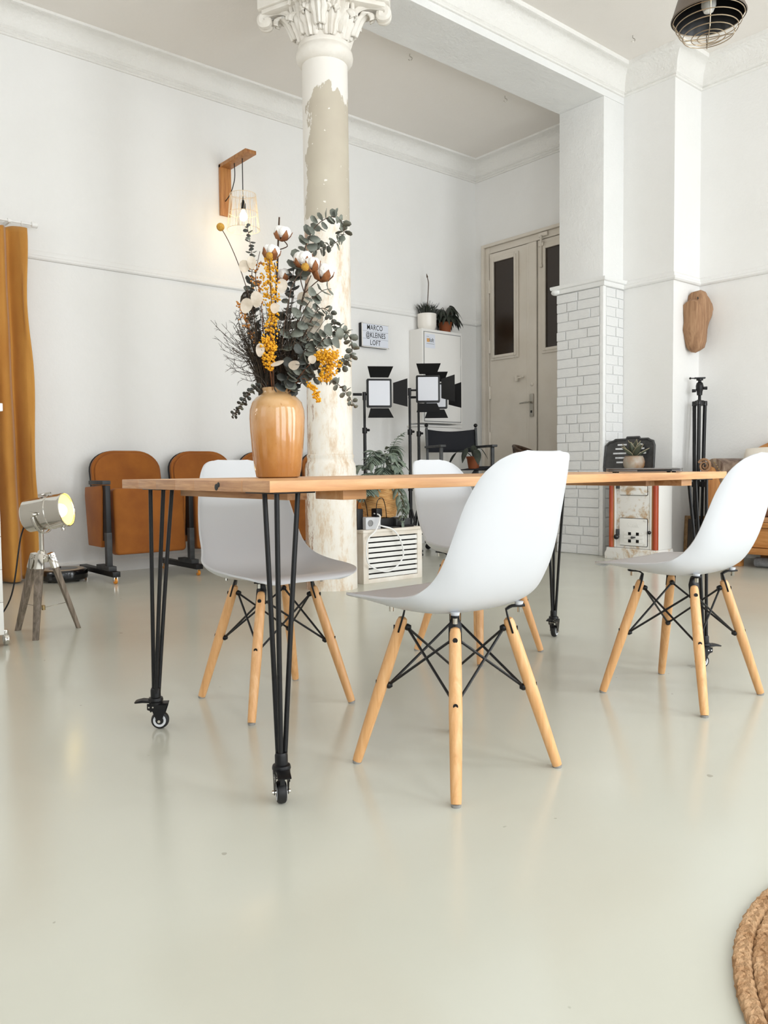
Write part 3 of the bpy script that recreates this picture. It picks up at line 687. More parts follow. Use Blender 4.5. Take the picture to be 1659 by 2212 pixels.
cotton('cotton stem with a cluster of bolls in front of the column', [(4,-40,0),(30,60,-.02),(50,160,-.03),(60,200,-.03),(66,225,-.03)],
       [(60,276,-.03,[(62,205,-.03),(54,235,-.03),(58,255,-.03)],.027), (78,262,-.05,[(64,215,-.03),(76,240,-.045)],.023), (102,250,-.03,[(62,205,-.03),(80,222,-.035),(94,234,-.03)],.03)])
def billy(label, pts, r):
    t = stem_thing('billy_button', label, 'flower'); P = wpath(pts, 8); MB().tube(P, .0013, 6).build('stem', M['stem'], t)
    m = MB(); m.sphere(P[-1], r, 16, 12); m.build('flower_head', M['billy'], t)
billy('ochre button flower leaning far out to the left on a long bare stem', [(-8,-40,0),(-30,80,.0),(-50,180,-.01),(-70,250,-.02),(-92,305,-.03),(-110,338,-.03)], .0118)
billy('ochre button flower on a straight upright stem before the mimosa', [(-4,-40,-.02),(-6,80,-.06),(-8,200,-.06),(-10,276,-.06)], .0105)
billy('ochre button flower in front of the right cotton bolls', [(4,-40,0),(15,110,-.05),(35,210,-.07),(55,240,-.08),(63,251,-.08)], .0118)
def mimosa(label, spine, width, count, mt='mimosa', r=.0036):
    t = stem_thing('mimosa_sprig', label, 'flower'); P = wpath(spine, 8); MB().tube(P, .0011, 5).build('stem', M['red_stem'], t)
    m = MB(); tw = MB(); n = len(P)-1; st = int(n*.45)
    for i in range(count):
        f = random.random(); j = st+int((n-st)*f); w = width*(.35+.65*math.sin(PI*min(1, max(.06, 1-f*.9))))
        o = rv(); p = P[j]+V((o.x, o.y, o.z*.6))*w*random.random()**.6; m.ico(p, r*random.uniform(.75, 1.15))
        if i % 6 == 0: tw.tube([P[j], p], .0005, 3)
    tw.build('twiglet', M['red_stem'], t)
    stuff(m.build('blossom', M[mt], t))
mimosa('tall yellow mimosa sprig at the top left of the bouquet', [(-4,-40,0),(-8,80,-.04),(-6,160,-.04),(-10,220,-.04),(-10,276,-.04)], .03, 300)
mimosa('yellow mimosa sprig hanging over the right side of the vase', [(4,-40,0),(50,30,-.06),(80,60,-.08),(105,72,-.09),(112,50,-.09),(100,20,-.09)], .042, 430)
mimosa('yellow mimosa sprig in the middle left of the bouquet', [(-4,-40,0),(-12,30,-.07),(-16,70,-.08),(-20,105,-.08)], .03, 200)
mimosa('small yellow mimosa sprig drooping below the vase rim on the right', [(6,-20,0),(52,22,-.06),(70,8,-.07),(82,-10,-.07),(86,-26,-.07)], .016, 110)
mimosa('loose rusty mimosa sprig at the upper left edge', [(-6,-40,0),(-25,120,-.02),(-30,200,-.02),(-40,240,-.02),(-28,272,-.02)], .024, 60, 'mimosa_old', .0034)
mimosa('loose rusty mimosa sprig low at the left edge', [(-6,-40,0),(-35,80,-.03),(-65,150,-.03),(-78,185,-.03)], .018, 50, 'mimosa_old', .0034)
mimosa('dense yellow mimosa sprig just left of the bouquet centre', [(-4,-40,0),(-8,60,-.06),(-10,110,-.07),(-5,170,-.07)], .03, 200)
def lunaria(label, stem, discs):
    t = stem_thing('honesty_branch', label, 'flower'); P = wpath(stem, 8); MB().tube(P, .001, 5).build('stem', M['stem'], t)
    for a, b, w, l, wd in discs:
        m = MB(); up = (V((0, 0, 1))+rv()*.35).normalized(); c = sk(a, b, w); leafdisc(m, c-up*l*k_*.5, -FD+rv()*.3, up, l*k_*.76, wd*k_*.72, .05, 14)
        m.build('seed_disc', M['lunaria'], t, smooth=False)
lunaria('honesty branch with pale seed discs at the upper left', [(-4,-40,0),(-20,120,-.03),(-40,220,-.04),(-30,290,-.03)], [(-48,265,-.05,38,26),(-62,258,-.04,34,32),(-36,190,-.08,48,34),(-58,172,-.09,42,34),(14,222,-.03,40,32)])
lunaria('honesty branch with pale seed discs low in front', [(-2,-40,0),(-10,30,-.07),(-30,80,-.09)], [(-30,82,-.10,38,26),(36,50,-.1,26,34),(74,62,-.1,24,24),(2,52,-.1,12,40)])
lunaria('honesty branch with large translucent discs at the right', [(4,-40,0),(40,90,-.02),(75,150,-.03),(90,180,-.03)], [(70,150,.0,52,40),(90,160,.01,56,34),(86,128,.0,40,34),(52,130,.02,44,34),(60,205,.02,40,36),(0,168,-.09,30,26)])
def twigs(label, base, ends, depth=3, mt='twig', name='twig_spray'):
    t = stem_thing(name, label, 'branch'); m = MB()
    for e in ends:
        P = wpath([(random.uniform(-6, 6), -40, random.uniform(-.01, .01)), base, ((base[0]+e[0])/2, (base[1]+e[1])/2+random.uniform(-8, 12), e[2]*.6), e], 6)
        m.tube(P, [lerp(.0015, .0005, i/len(P)) for i in range(len(P))], 5)
        for q in range(8, len(P)-1, 2):
            o = (rv()+(P[q+1]-P[q]).normalized()*1.2).normalized()*random.uniform(.012, .035); mid = P[q]+o*.55+rv()*.003
            m.tube([P[q], mid, P[q]+o], [.0008, .0006, .0003], 4)
            if depth > 2: o2 = (rv()*.8+o.normalized()).normalized()*.014; m.tube([mid, mid+o2], [.0006, .0003], 4)
    m.build('twiglet', M[mt], t); return t
twigs('bare twigs fanning out far to the left of the bouquet', (-40, 55, .0), [(-136,150,0),(-130,120,.03),(-112,140,-.02),(-118,92,.02),(-104,70,-.03),(-96,120,.0),(-125,135,-.02),(-88,146,.02),(-98,48,.0),(-108,104,.0)])
twigs('bare curly twigs low at the left of the bouquet', (-30, 25, -.02), [(-104,54,-.03),(-92,44,0),(-76,30,.02),(-110,76,-.02)], 3)
twigs('fine grey twigs in the upper centre of the bouquet', (20, 80, -.02), [(40,200,-.03),(58,190,-.05),(70,176,-.02),(30,190,-.05),(85,190,0),(46,160,-.07),(64,150,-.06),(80,205,-.03),(26,168,-.08)], 3)
twigs('fine grey twigs spreading right in the bouquet', (30, 60, -.03), [(100,120,-.05),(90,150,-.04),(115,165,-.02),(120,105,-.02),(74,128,-.08),(60,110,-.09)], 3)
def tuft(label, n, spread, top, mt='filler'):
    t = stem_thing('dried_foliage', label, 'plant'); m = MB()
    for i in range(n):
        a = random.uniform(0, 2*PI); rr_ = random.random()**.5; ex, ey = math.cos(a)*rr_*spread, math.sin(a)*rr_*spread*k_*.9; h = random.uniform(.45, 1)*top
        P = wpath([(math.cos(a)*12*rr_, -38, math.sin(a)*.02*rr_), (ex*.35, h*.25, ey*.35), (ex*.85, h*.7, ey*.9), (ex*1.1+random.uniform(-12, 12), h+random.uniform(-25, 10), ey*1.1)], 4)
        m.tube(P, [lerp(.0014, .0005, k/len(P)) for k in range(len(P))], 4, False)
        for q in range(4, len(P)):
            for _ in range(2): o = rv()*.011+V((0, 0, -.003)); m.tube([P[q], P[q]+o*.6, P[q]+o+V((0, 0, .003))], [.0009, .0008, .0003], 3, False)
    stuff(m.build('stalk', M[mt], t)); return t
tuft('dark dried foliage filling the left half of the bouquet just above the vase', 150, 56, 190).location = VC - FR*.035
tuft('dark dried foliage filling the right half of the bouquet just above the vase', 130, 52, 150).location = VC + FR*.04
tuft('tuft of dark dried stalks at the very centre of the vase mouth', 60, 30, 95)
t = stem_thing('seed_pod', 'dark ribbed seed pod at the left behind the honesty discs', 'flower'); P = wpath([(-4,-40,0),(-30,70,.02),(-52,160,.02),(-58,180,.01)], 6); MB().tube(P, .0013, 5).build('stem', M['stem'], t)
m = MB(); c = sk(-56, 192, .01)
for i in range(12):
    a = i*PI/12; ax = FR*math.cos(a)+FD*math.sin(a); m.tube([c+ax*.024*math.cos(q*2*PI/14)+V((0, 0, .031*math.sin(q*2*PI/14))) for q in range(14)], .0013, 4, False, True)
m.build('rib', M['filler'], t)
# ------------------------------------------------------------------ wall lamp
t = thing('wall_lamp', 'wooden bracket wall lamp with lit bulb in a cream wire shade', 'lamp', (3.507, YL, 3.0))
b = MB(); b.bb(-.052, .052, -.032, -.001, 0, .43); b.build('back_board', M['lamp_wood'], t, bevel=.003)
b = MB(); b.bb(-.052, .052, -.455, -.001, .402, .432); b.build('arm', M['lamp_wood'], t, bevel=.003)
b = MB(); b.tube(spline([(.0, -.315, .405), (0, -.315, .1), (0, -.312, .02)], 4), .004, 8); b.tube(spline([(0, -.18, .405), (.003, -.178, .28), (-.004, -.12, .17), (-.01, -.035, .12)], 6), .004, 8); b.build('cord', M['black'], t)
b = MB(); b.lathe([(0, .06), (.008, .06), (.012, .045), (.02, .03), (.021, -.015), (.017, -.02), (0, -.02)], 16, Matrix.Translation((0, -.315, 0))); b.build('lamp_holder', M['black'], t)
b = MB(); b.lathe([(0, .0), (.013, -.003), (.014, -.02), (.03, -.045), (.034, -.065), (.03, -.085), (.016, -.098), (0, -.1)], 20, Matrix.Translation((0, -.315, -.012))); bulb = b.build('bulb', M['bulb'], t)
b = MB(); c = V((0, -.315, 0)); rng = random.Random(3)
def ring(r, z, w=.0022): b.tube([c+V((r*math.cos(2*PI*k/40), r*math.sin(2*PI*k/40), z)) for k in range(40)], w, 5, False, True)
R0, R1, Z0, Z1 = .108, .136, .105, -.185
ring(R0, Z0); ring(R1, Z1); ring(.121, -.05); ring(.03, .085)
for k in range(3): a = k*2*PI/3; b.tube([c+V((.03*math.cos(a), .03*math.sin(a), .085)), c+V((R0*math.cos(a), R0*math.sin(a), Z0))], .002, 5)
for k in range(34):
    a = 2*PI*k/34+rng.uniform(-.05, .05); a2 = a+rng.choice((0, 0, .16, -.16, .34, -.34))
    b.tube([c+V((R0*math.cos(a), R0*math.sin(a), Z0)), c+V((R1*math.cos(a2), R1*math.sin(a2), Z1))], .0017, 4)
b.build('wire_shade', M['cane'], t)
ld = bpy.data.lights.new('wall_lamp_light', 'POINT'); ld.energy = 2.2; ld.color = (1, .72, .38); ld.shadow_soft_size = .034
lo = bpy.data.objects.new('wall_lamp_light', ld); COL.objects.link(lo); lo.location = (3.507, YL-.315, 2.925)
bulb.visible_shadow = True
lo.location.z = 2.87

# ------------------------------------------------------------------ curtain
cr = thing('curtain_rod', 'white metal curtain rod with end cap at the left picture edge', 'curtain rod', (1.0, 6.2, 2.605))
b = MB(); b.tube([(-.6, 0, 0), (.865, 0, 0)], .008, 12); b.build('rod', M['white_metal'], cr)
b = MB(); b.tube([(.86, 0, 0), (.9, 0, 0)], .021, 18); b.build('end_cap', M['white_metal'], cr, bevel=.003)
b = MB(); b.bb(.70, .715, -.012, .109, -.012, .012); b.tube([(.697, 0, 0), (.718, 0, 0)], .016, 14); b.build('wall_bracket', M['white_metal'], cr)
for x in (.35, .55, .79):
    b = MB(); b.tube([(x, .014*math.cos(k*PI/8), .014*math.sin(k*PI/8)-.004) for k in range(16)], .003, 6, False, True); b.build('curtain_ring', M['white_metal'], cr)
def cloth(u, v):
    z = lerp(.012, 2.575, v); x = .8*u; x2 = lerp(x*1.03, x*.98+.002, v)
    fold = .075*math.sin(x*37+.2+.3*math.sin(3*v)) + .012*math.sin(x*80+1+v*2)
    fold *= lerp(1.05, .8, v); fold += .008*math.sin(z*9+x*11)*(1-u*.3)
    zz = z + (.02*math.sin(x*27+.5) if v > .98 else 0) - (.03*u if v > .98 else 0)
    edge = .012*math.sin(z*5.5)*(u > .97)
    return V((1.0+x2+edge, 6.18+fold-.02, zz))
b = MB(); b.grid(120, 60, cloth)
cu = tag(b.build('curtain', M['velvet'], solid=.004, ang=3.2), 'long ochre velvet curtain hanging in folds at the left picture edge', 'curtain')

# ------------------------------------------------------------------ spotlight lamp on wooden tripod
LP = V((1.238, 4.135, 0)); sp = thing('tripod_spotlight', 'chrome film spotlight lamp on weathered wooden tripod, lit, by the curtain', 'lamp', LP)
feet = [V((1.155, 4.285, 0))-LP, V((1.15, 3.975, 0))-LP, V((1.41, 4.143, 0))-LP]
hub = V((0, 0, .385))
for f in feet:
    d = V((f.x, f.y, 0)).normalized(); tp = hub+d*.045+V((0, 0, .0)); ax = (tp-f).normalized(); sd = V((-d.y, d.x, 0)); nn = sd.cross(ax)
    def quad(p, w, h): return [p+sd*w+nn*h, p-sd*w+nn*h, p-sd*w-nn*h, p+sd*w-nn*h]
    b = MB(); p0 = f+V((0, 0, .0)); p1 = f.lerp(tp, .86); b.add(quad(p0, .0135, .009)+quad(p1, .0205, .0125), [(0,1,2,3),(4,7,6,5),(0,4,5,1),(1,5,6,2),(2,6,7,3),(3,7,4,0)])
    for i in range(4): b.v[i].z = 0
    l = b.build('leg', M['grey_wood'], sp, bevel=.0015)
    b = MB(); b.add(quad(f.lerp(tp, .84), .022, .0145)+quad(tp+ax*.012, .018, .0145), [(0,1,2,3),(4,7,6,5),(0,4,5,1),(1,5,6,2),(2,6,7,3),(3,7,4,0)]); b.cyl(tp-sd*.026-ax*.01, tp+sd*.026-ax*.01, .006, None, 10); b.build('leg_cap', M['chrome'], l, bevel=.002)
b = MB(); b.lathe([(0, .355), (.03, .355), (.034, .365), (.034, .385), (.022, .392), (.018, .41), (.0115, .415), (.0115, .505), (.015, .507), (.015, .515), (0, .518)], 20); b.build('hub', M['chrome'], sp)
for f in feet:
    b = MB(); p = f.lerp(hub, .36); p.z = .36*.385; b.tube([(0, 0, .125), p], .0022, 6); b.build('spreader', M['chrome'], sp)
b = MB(); b.lathe([(0, .115), (.009, .115), (.009, .138), (0, .138)], 10); b.build('spreader_knob', M['brass'], sp)
AX = V((.70, -.71, .16)).normalized(); HC = V((.02, -.015, .598)); HM = frame(HC, AX, V((0, 0, 1)).cross(AX)) @ Matrix.Rotation(PI/2, 4, 'Y')
b = MB(); b.lathe([(0, -.095), (.075, -.095), (.081, -.088), (.081, .028), (.086, .03), (.086, .035), (.083, .037), (.083, .1), (.085, .104), (.085, .112), (.080, .114), (.078, .108), (.078, .03), (.06, .0), (0, -.004)], 48, HM); hd = b.build('lamp_head', M['chrome'], sp, ang=.5)
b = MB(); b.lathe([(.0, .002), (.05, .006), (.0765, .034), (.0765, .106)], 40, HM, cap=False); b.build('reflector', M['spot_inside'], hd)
b = MB(); b.sphere(HM @ V((0, 0, .076)), .034, 18, 12); b.build('bulb', M['spot_bulb'], hd)
up = (V((0, 0, 1))-AX*AX.z).normalized(); sd = AX.cross(up)
for s in (-1, 1):
    b = MB(); b.cyl(HC+sd*.078*s-AX*.02, HC+sd*.106*s-AX*.02, .011, None, 12); b.cyl(HC+sd*.1*s-AX*.02, HC+sd*.112*s-AX*.02, .016, None, 14); b.build('tilt_knob', M['chrome'], hd, bevel=.001)
b = MB(); pts = [HC-AX*.02+sd*(.097*math.cos(a))-up*(.097*math.sin(a)) for a in [PI*i/16 for i in range(17)]]
b2 = MB()
for p in pts: b2.v += [p-AX*.008, p+AX*.008]
b2.f = [(2*i, 2*i+1, 2*i+3, 2*i+2) for i in range(16)]; b2.build('yoke', M['chrome'], sp, solid=.004)
b = MB(); b.box(HC+up*.09, (.02, .045, .012), Matrix((AX, sd, up)).transposed() if True else None); b.box(HC+up*.094+AX*.02, (.05, .014, .008), Matrix((AX, sd, up)).transposed()); b.cyl(HC-up*.083+AX*.075, HC-up*.1+AX*.075, .009, None, 10); b.build('latch', M['chrome'], hd, bevel=.0015)
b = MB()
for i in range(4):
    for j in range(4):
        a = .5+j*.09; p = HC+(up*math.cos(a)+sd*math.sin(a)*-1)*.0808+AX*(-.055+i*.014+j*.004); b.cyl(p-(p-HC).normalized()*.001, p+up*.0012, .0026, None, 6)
b.build('vent_hole', M['spot_inside'], hd)  # self-lit dots stand in for lamp light showing through the vents
b = MB(); b.tube(spline([HC-AX*.095-up*.02, HC-AX*.14-up*.1+V((-.01, 0, 0)), V((-.13, .06, .2)), V((-.2, .1, .06)), V((-.24, .12, .005))], 8), .004, 8); b.build('power_cord', M['black'], sp)
ld = bpy.data.lights.new('spotlight_light', 'SPOT'); ld.energy = 5; ld.color = (1, .85, .6); ld.spot_size = 2.2; ld.spot_blend = .6; ld.shadow_soft_size = .04
lo = bpy.data.objects.new('spotlight_light', ld); COL.objects.link(lo); lo.location = LP+HC+AX*.118; lo.rotation_euler = AX.to_track_quat('-Z', 'Y').to_euler()

# ------------------------------------------------------------------ robot vacuum
t = thing('robot_vacuum', 'round black robot vacuum on the floor between curtain and cinema seats', 'vacuum', (1.955, 6.03, 0))
b = MB(); b.lathe([(0, .012), (.15, .012), (.166, .02), (.17, .03), (.17, .07), (.165, .082), (.155, .088), (0, .088)], 56); b.build('body', M['black_gloss'], t, ang=.5)
b = MB(); b.lathe([(.1, .088), (.145, .088), (.143, .092), (.1, .092)], 48, None, True); b.build('ring', M['vac_top'], t)
b = MB(); b.lathe([(0, .088), (.1, .088), (.098, .0935), (0, .0935)], 40); b.build('lid', M['vac_mid'], t)
b = MB(); b.lathe([(0, .093), (.03, .093), (.028, .104), (0, .104)], 20, Matrix.Translation((-.03, .05, 0))); b.build('sensor', M['black_gloss'], t)
for s in (-1, 1):
    b = MB(); b.cyl((s*.1-.012, 0, .02), (s*.1+.012, 0, .02), .02, None, 14); b.build('wheel', M['black_soft'], t)

# ------------------------------------------------------------------ row of cinema seats
SX, SP = 2.17, .645
cin = thing('cinema_seat_row', 'row of rust orange folding cinema seats on black castor frames along the left wall', 'seats', (SX, YL, 0))
def tombstone(w, h, r):
    o = [(-w/2+.02, 0), (w/2-.02, 0), (w/2, .03)]
    for c, a0 in ((w/2-r, 0), (-w/2+r, PI/2)): o += [(c+r*math.cos(a0+PI/2*k/8), h-r*.82+.82*r*math.sin(a0+PI/2*k/8)) for k in range(9)]
    return o + [(-w/2, .03)]
for i in range(4):
    x = SP*i+SP/2
    mt = frame((x, -.235, .56), (1, 0, 0), (0, .2, 1))
    b = MB(); b.prism(tombstone(.555, .41, .19), -.03, .01, mt); bk = b.build('backrest', M['seat_velvet'], cin, bevel=.012, seg=3)
    b = MB(); b.prism(tombstone(.52, .385, .18), .01, .03, mt); b.build('back_cushion', M['seat_velvet'], bk, bevel=.014, seg=3)
    b = MB(); b.prism(tombstone(.562, .415, .19), -.048, -.031, mt); b.build('back_shell', M['black'], bk, bevel=.004)
    mt = frame((x+.02, -.54, .185), (1, 0, 0), (0, .06, 1))
    b = MB(); b.prism([(x_, y_) for x_, y_ in rr(.555, .49, .03)], -.05, .05, mt @ Matrix.Translation((0, .245, 0))); b.build('seat', M['seat_velvet'], cin, bevel=.02, seg=3)
for i in range(5):
    x = SP*i
    b = MB(); b.bb(x-.028, x+.028, -.75, -.08, .05, .088); st = b.build('stand', M['black'], cin, bevel=.003)
    b = MB(); b.bb(x-.02, x+.02, -.635, -.59, .088, .36); b.bb(x-.03, x+.03, -.68, -.44, .088, .12); b.build('post', M['dark_frame'], st, bevel=.003)
    b = MB(); b.prism([(-.63, .3), (-.55, .3), (-.45, .45), (-.34, .68), (-.36, .70), (-.63, .70)], -.018, .018, frame((x, 0, 0), (0, 1, 0), (0, 0, 1))); b.build('side_bracket', M['black'], st, bevel=.002)
    for y in (-.725, -.12):
        b = MB(); b.cyl((x-.009, y, .022), (x+.009, y, .022), .022, None, 16); b.build('castor', M['orange_wheel'], st, bevel=.003)
        b = MB(); b.bb(x-.013, x-.010, y-.01, y+.01, .02, .052); b.bb(x+.010, x+.013, y-.01, y+.01, .02, .052); b.build('castor_fork', M['chrome'], st)
    b = MB(); b.bb(x-.03, x+.03, -.61, -.33, .705, .735); b.build('armrest', M['dark_frame'], cin, bevel=.005)
    b = MB(); b.prism([(-.55, .25), (-.29, .25), (-.24, .62), (-.25, .685), (-.57, .70), (-.58, .66)], -.028, .028, frame((x-.002, 0, 0), (0, 1, 0), (0, 0, 1))); b.build('side_panel', M['seat_velvet'], cin, bevel=.008)

# ------------------------------------------------------------------ white trolley at the left edge
t = thing('white_trolley', 'white wooden kitchen trolley cut off by the left picture edge', 'trolley', (.993, 3.9, 0))
b = MB(); zs = [.06, .21, .36, .51, .66, .81, .96, 1.075]
for a, c in zip(zs, zs[1:]): 
    k = MB(); k.bb(-.62, 0, 0, .02, a+.001, c-.001); k.build('board', M['white_paint'], t, bevel=.0015)
b = MB(); b.bb(-.02, 0, .0205, .42, .06, 1.075); b.bb(-.62, -.6, .0205, .42, .06, 1.075); b.bb(-.6, -.02, .0205, .42, .06, .08); b.build('carcass', M['white_paint'], t, smooth=False)
b = MB(); b.bb(-.65, .022, -.02, .44, 1.076, 1.112); b.build('worktop', M['white_paint'], t, bevel=.003)
for x in (-.58, -.03):
    for y in (.04, .38):
        b = MB(); b.cyl((x-.011, y, .025), (x+.011, y, .025), .025, None, 18); b.build('castor', M['chrome'], t, bevel=.003)
        b = MB(); b.bb(x-.016, x-.013, y-.012, y+.012, .022, .062); b.bb(x+.013, x+.016, y-.012, y+.012, .022, .062); b.build('castor_fork', M['chrome'], t)
for k in (1,):
    b = MB(); b.cyl((.012, .06, .028), (.03, .06, .028), .028, None, 16); b.cyl((.02, .06, .05), (.02, .06, .072), .012, None, 10); b.bb(-.01, .022, .05, .07, .064, .074); b.build('castor', M['chrome'], t, bevel=.002)
# ------------------------------------------------------------------ light-box sign
def text(s, size, m, parent, name, M4, sx=1, ext=.0006, sp=1, align='CENTER'):
    cu_ = bpy.data.curves.new(name, 'FONT'); cu_.body = s; cu_.size = size; cu_.align_x = align; cu_.align_y = 'CENTER'; cu_.extrude = ext; cu_.space_character = sp; cu_.resolution_u = 3
    if sx < 1: cu_.offset = size*.004
    o = bpy.data.objects.new('tmp', cu_); COL.objects.link(o); bpy.context.view_layer.update()
    me = bpy.data.meshes.new_from_object(o.evaluated_get(bpy.context.evaluated_depsgraph_get())); bpy.data.objects.remove(o)
    me.transform(M4 @ Matrix.Diagonal((sx, 1, 1, 1))); me.materials.clear(); me.materials.append(m)
    r = bpy.data.objects.new(name, me); COL.objects.link(r); r.parent = parent; return r
WM = lambda x, y, z: frame((x, y, z), (1, 0, 0), (0, 0, 1))         # writing on a surface that faces -Y
t = thing('lightbox_sign', 'small light box sign with three lines of black letters on the left wall', 'sign', (5.145, YL, 2.128))
b = MB(); b.bb(-.173, .173, -.05, -.001, -.117, .117); b.build('case', M['black'], t, bevel=.002)
b = MB()
for x0, x1, z0, z1 in ((-.173, .173, .112, .119), (-.173, .173, -.119, -.112), (-.1745, -.166, -.119, .119), (.166, .1745, -.119, .119)): b.bb(x0, x1, -.054, -.048, z0, z1)
b.build('rim', M['white_paint'], t, smooth=False)
for k, (s, dx) in enumerate((('MARCO', -.01), ('@KLEINES', .0), ('LOFT', -.005))):
    z = .074-.074*k; b = MB(); b.bb(-.166, .166, -.0535, -.05, z-.036, z+.036); p = b.build('letter_panel', M['paper'], t, smooth=False)
    text(s, .072, M['ink'], p, 'lettering', WM(dx, -.0542, z), .74, .0005, 1.12 if k != 1 else 1.04)

# ------------------------------------------------------------------ white wall cabinet, its plants
CX0, CX1, CY = 5.64, 6.22, 6.11
t = thing('wall_cabinet', 'white fuse cabinet on the left wall with potted plants on top', 'cabinet', (CX0, YL, 1.27))
b = MB(); b.bb(0, CX1-CX0, CY-YL, -.001, 0, .965); b.build('body', M['white_paint'], t, bevel=.003)
b = MB(); b.bb(.028, CX1-CX0-.03, CY-YL-.008, CY-YL-.0005, .02, .93); dr = b.build('cabinet_door', M['white_paint'], t, bevel=.002)
b = MB(); b.bb(.02, CX1-CX0-.02, CY-YL-.002, CY-YL-.0002, .012, .938); b.build('door_gap', M['grey_ink'], t, smooth=False)
b = MB(); b.bb(CX1-CX0-.026, CX1-CX0-.018, CY-YL-.012, CY-YL-.002, .62, .7); b.build('cabinet_hinge', M['white_metal'], dr, smooth=False)
st = MB(); st.bb(.035, .175, CY-YL-.0088, CY-YL-.0082, .77, .915); st = st.build('sticker', M['paper'], t, smooth=False)
b = MB(); b.bb(.058, .096, CY-YL-.0094, CY-YL-.0089, .83, .868); b.build('orange_square', M['orange_ink'], st, smooth=False)
b = MB(); b.bb(.055, .09, CY-YL-.0094, CY-YL-.0089, .884, .888); b.bb(.055, .165, CY-YL-.0094, CY-YL-.0089, .812, .816); b.build('print_line', M['grey_ink'], st, smooth=False)
text('loft', .058, M['ink'], st, 'lettering', WM(.126, CY-YL-.0094, .85), .8, .0003)
t = thing('wall_panel', 'low white wall panel below the white fuse cabinet', 'panel', (CX0, YL, .3))
b = MB(); b.bb(-.02, .6, -.14, -.001, 0, .93); b.build('body', M['white_paint'], t, bevel=.003)
b = MB(); b.bb(-.04, .62, -.16, -.001, .932, .95); b.build('top_board', M['white_paint'], t, bevel=.003)
b = MB(); b.bb(-.005, .585, -.146, -.1405, .02, .84); b.build('panel_door', M['white_paint'], t, bevel=.002)

def pot(name_m, prof, parent, m='ceramic'): return MB().lathe(prof, 36).build('pot', M[m], parent, ang=.6)
t = thing('grass_plant', 'tufted dark grass in a white pot with one tall flower stalk on the white cabinet', 'plant', (5.80, 6.205, 2.236))
pot('', [(0, 0), (.07, 0), (.085, .012), (.098, .05), (.1, .17), (.094, .17), (.09, .15), (0, .15)], t)
b = MB(); b.lathe([(0, .15), (.09, .151), (0, .155)], 20); b.build('soil', M['soil'], t)
b = MB()
for i in range(130):
    a = random.uniform(0, 2*PI); r = random.uniform(0, .08); p = V((r*math.cos(a), r*math.sin(a), .15)); d = V((math.cos(a), math.sin(a), 0)); h = random.uniform(.08, .14)
    b.tube([p, p+d*.02+V((0, 0, h*.6)), p+d*random.uniform(.03, .08)+V((0, 0, h))], [.0045, .0035, .001], 3, False)
stuff(b.build('grass_blade', M['dark_leaf'], t))
b = MB(); P = spline([(.01, 0, .15), (.012, 0, .3), (.022, 0, .44), (.024, 0, .5), (.008, 0, .56)], 6); b.tube(P, [.005]*len(P), 6); b.tube([P[-2], P[-1]+V((-.01, 0, .03))], [.011, .002], 6); b.build('flower_stalk', M['stem'], t)
def bigleaf(m, base, d, l, w, droop, fold=.15, n=7, twist=0):
    """a pointed leaf that arches from base along d and droops"""
    d = V(d).normalized(); s = d.cross(V((0, 0, 1)))
    s = (s.normalized() if s.length > .05 else V((1, 0, 0))); s = Matrix.Rotation(twist, 3, d) @ s; vs = []; up = s.cross(d)
    for i in range(n+1):
        f = i/n; c = V(base)+d*l*f+V((0, 0, -droop*l*f*f)); q = w*.5*math.sin(PI*min(.999, f**.8))**.9+.0006
        vs += [c-s*q+up*q*fold, c, c+s*q+up*q*fold]
    m.add(vs, [g for i in range(n) for g in ((3*i, 3*i+1, 3*i+4, 3*i+3), (3*i+1, 3*i+2, 3*i+5, 3*i+4))])
t = thing('leafy_plant', 'plant with drooping dark fingered leaves in an orange pot on the white cabinet', 'plant', (6.06, 6.2, 2.236))
pot('', [(0, 0), (.055, 0), (.075, .11), (.07, .11), (0, .1)], t, 'terracotta')
b = MB(); b.lathe([(0, .1), (.069, .101), (0, .104)], 16); b.build('soil', M['soil'], t)
for i in range(11):
    a = i*2*PI/11+random.uniform(-.2, .2); h = random.uniform(.16, .26); d = V((math.cos(a), math.sin(a), 0)); e = V((0, 0, .1))+d*.08+V((0, 0, h*.55 if i % 4 else h*.9))
    if e.y > .06: e.y = .06
    m = MB(); m.tube(spline([(0, 0, .1), V((0, 0, .1+h*.6))+d*.03, e], 4), .003, 5); m.build('leaf_stalk', M['stem'], t)
    for k in range(5):
        a2 = a+(k-2)*.55; dd = V((math.cos(a2), math.sin(a2), -.35))
        if dd.y > .2: dd.y = .2
        m = MB(); bigleaf(m, e, dd, random.uniform(.10, .14), .05, .75); m.build('leaf', M['dark_leaf'], t, solid=.0012)

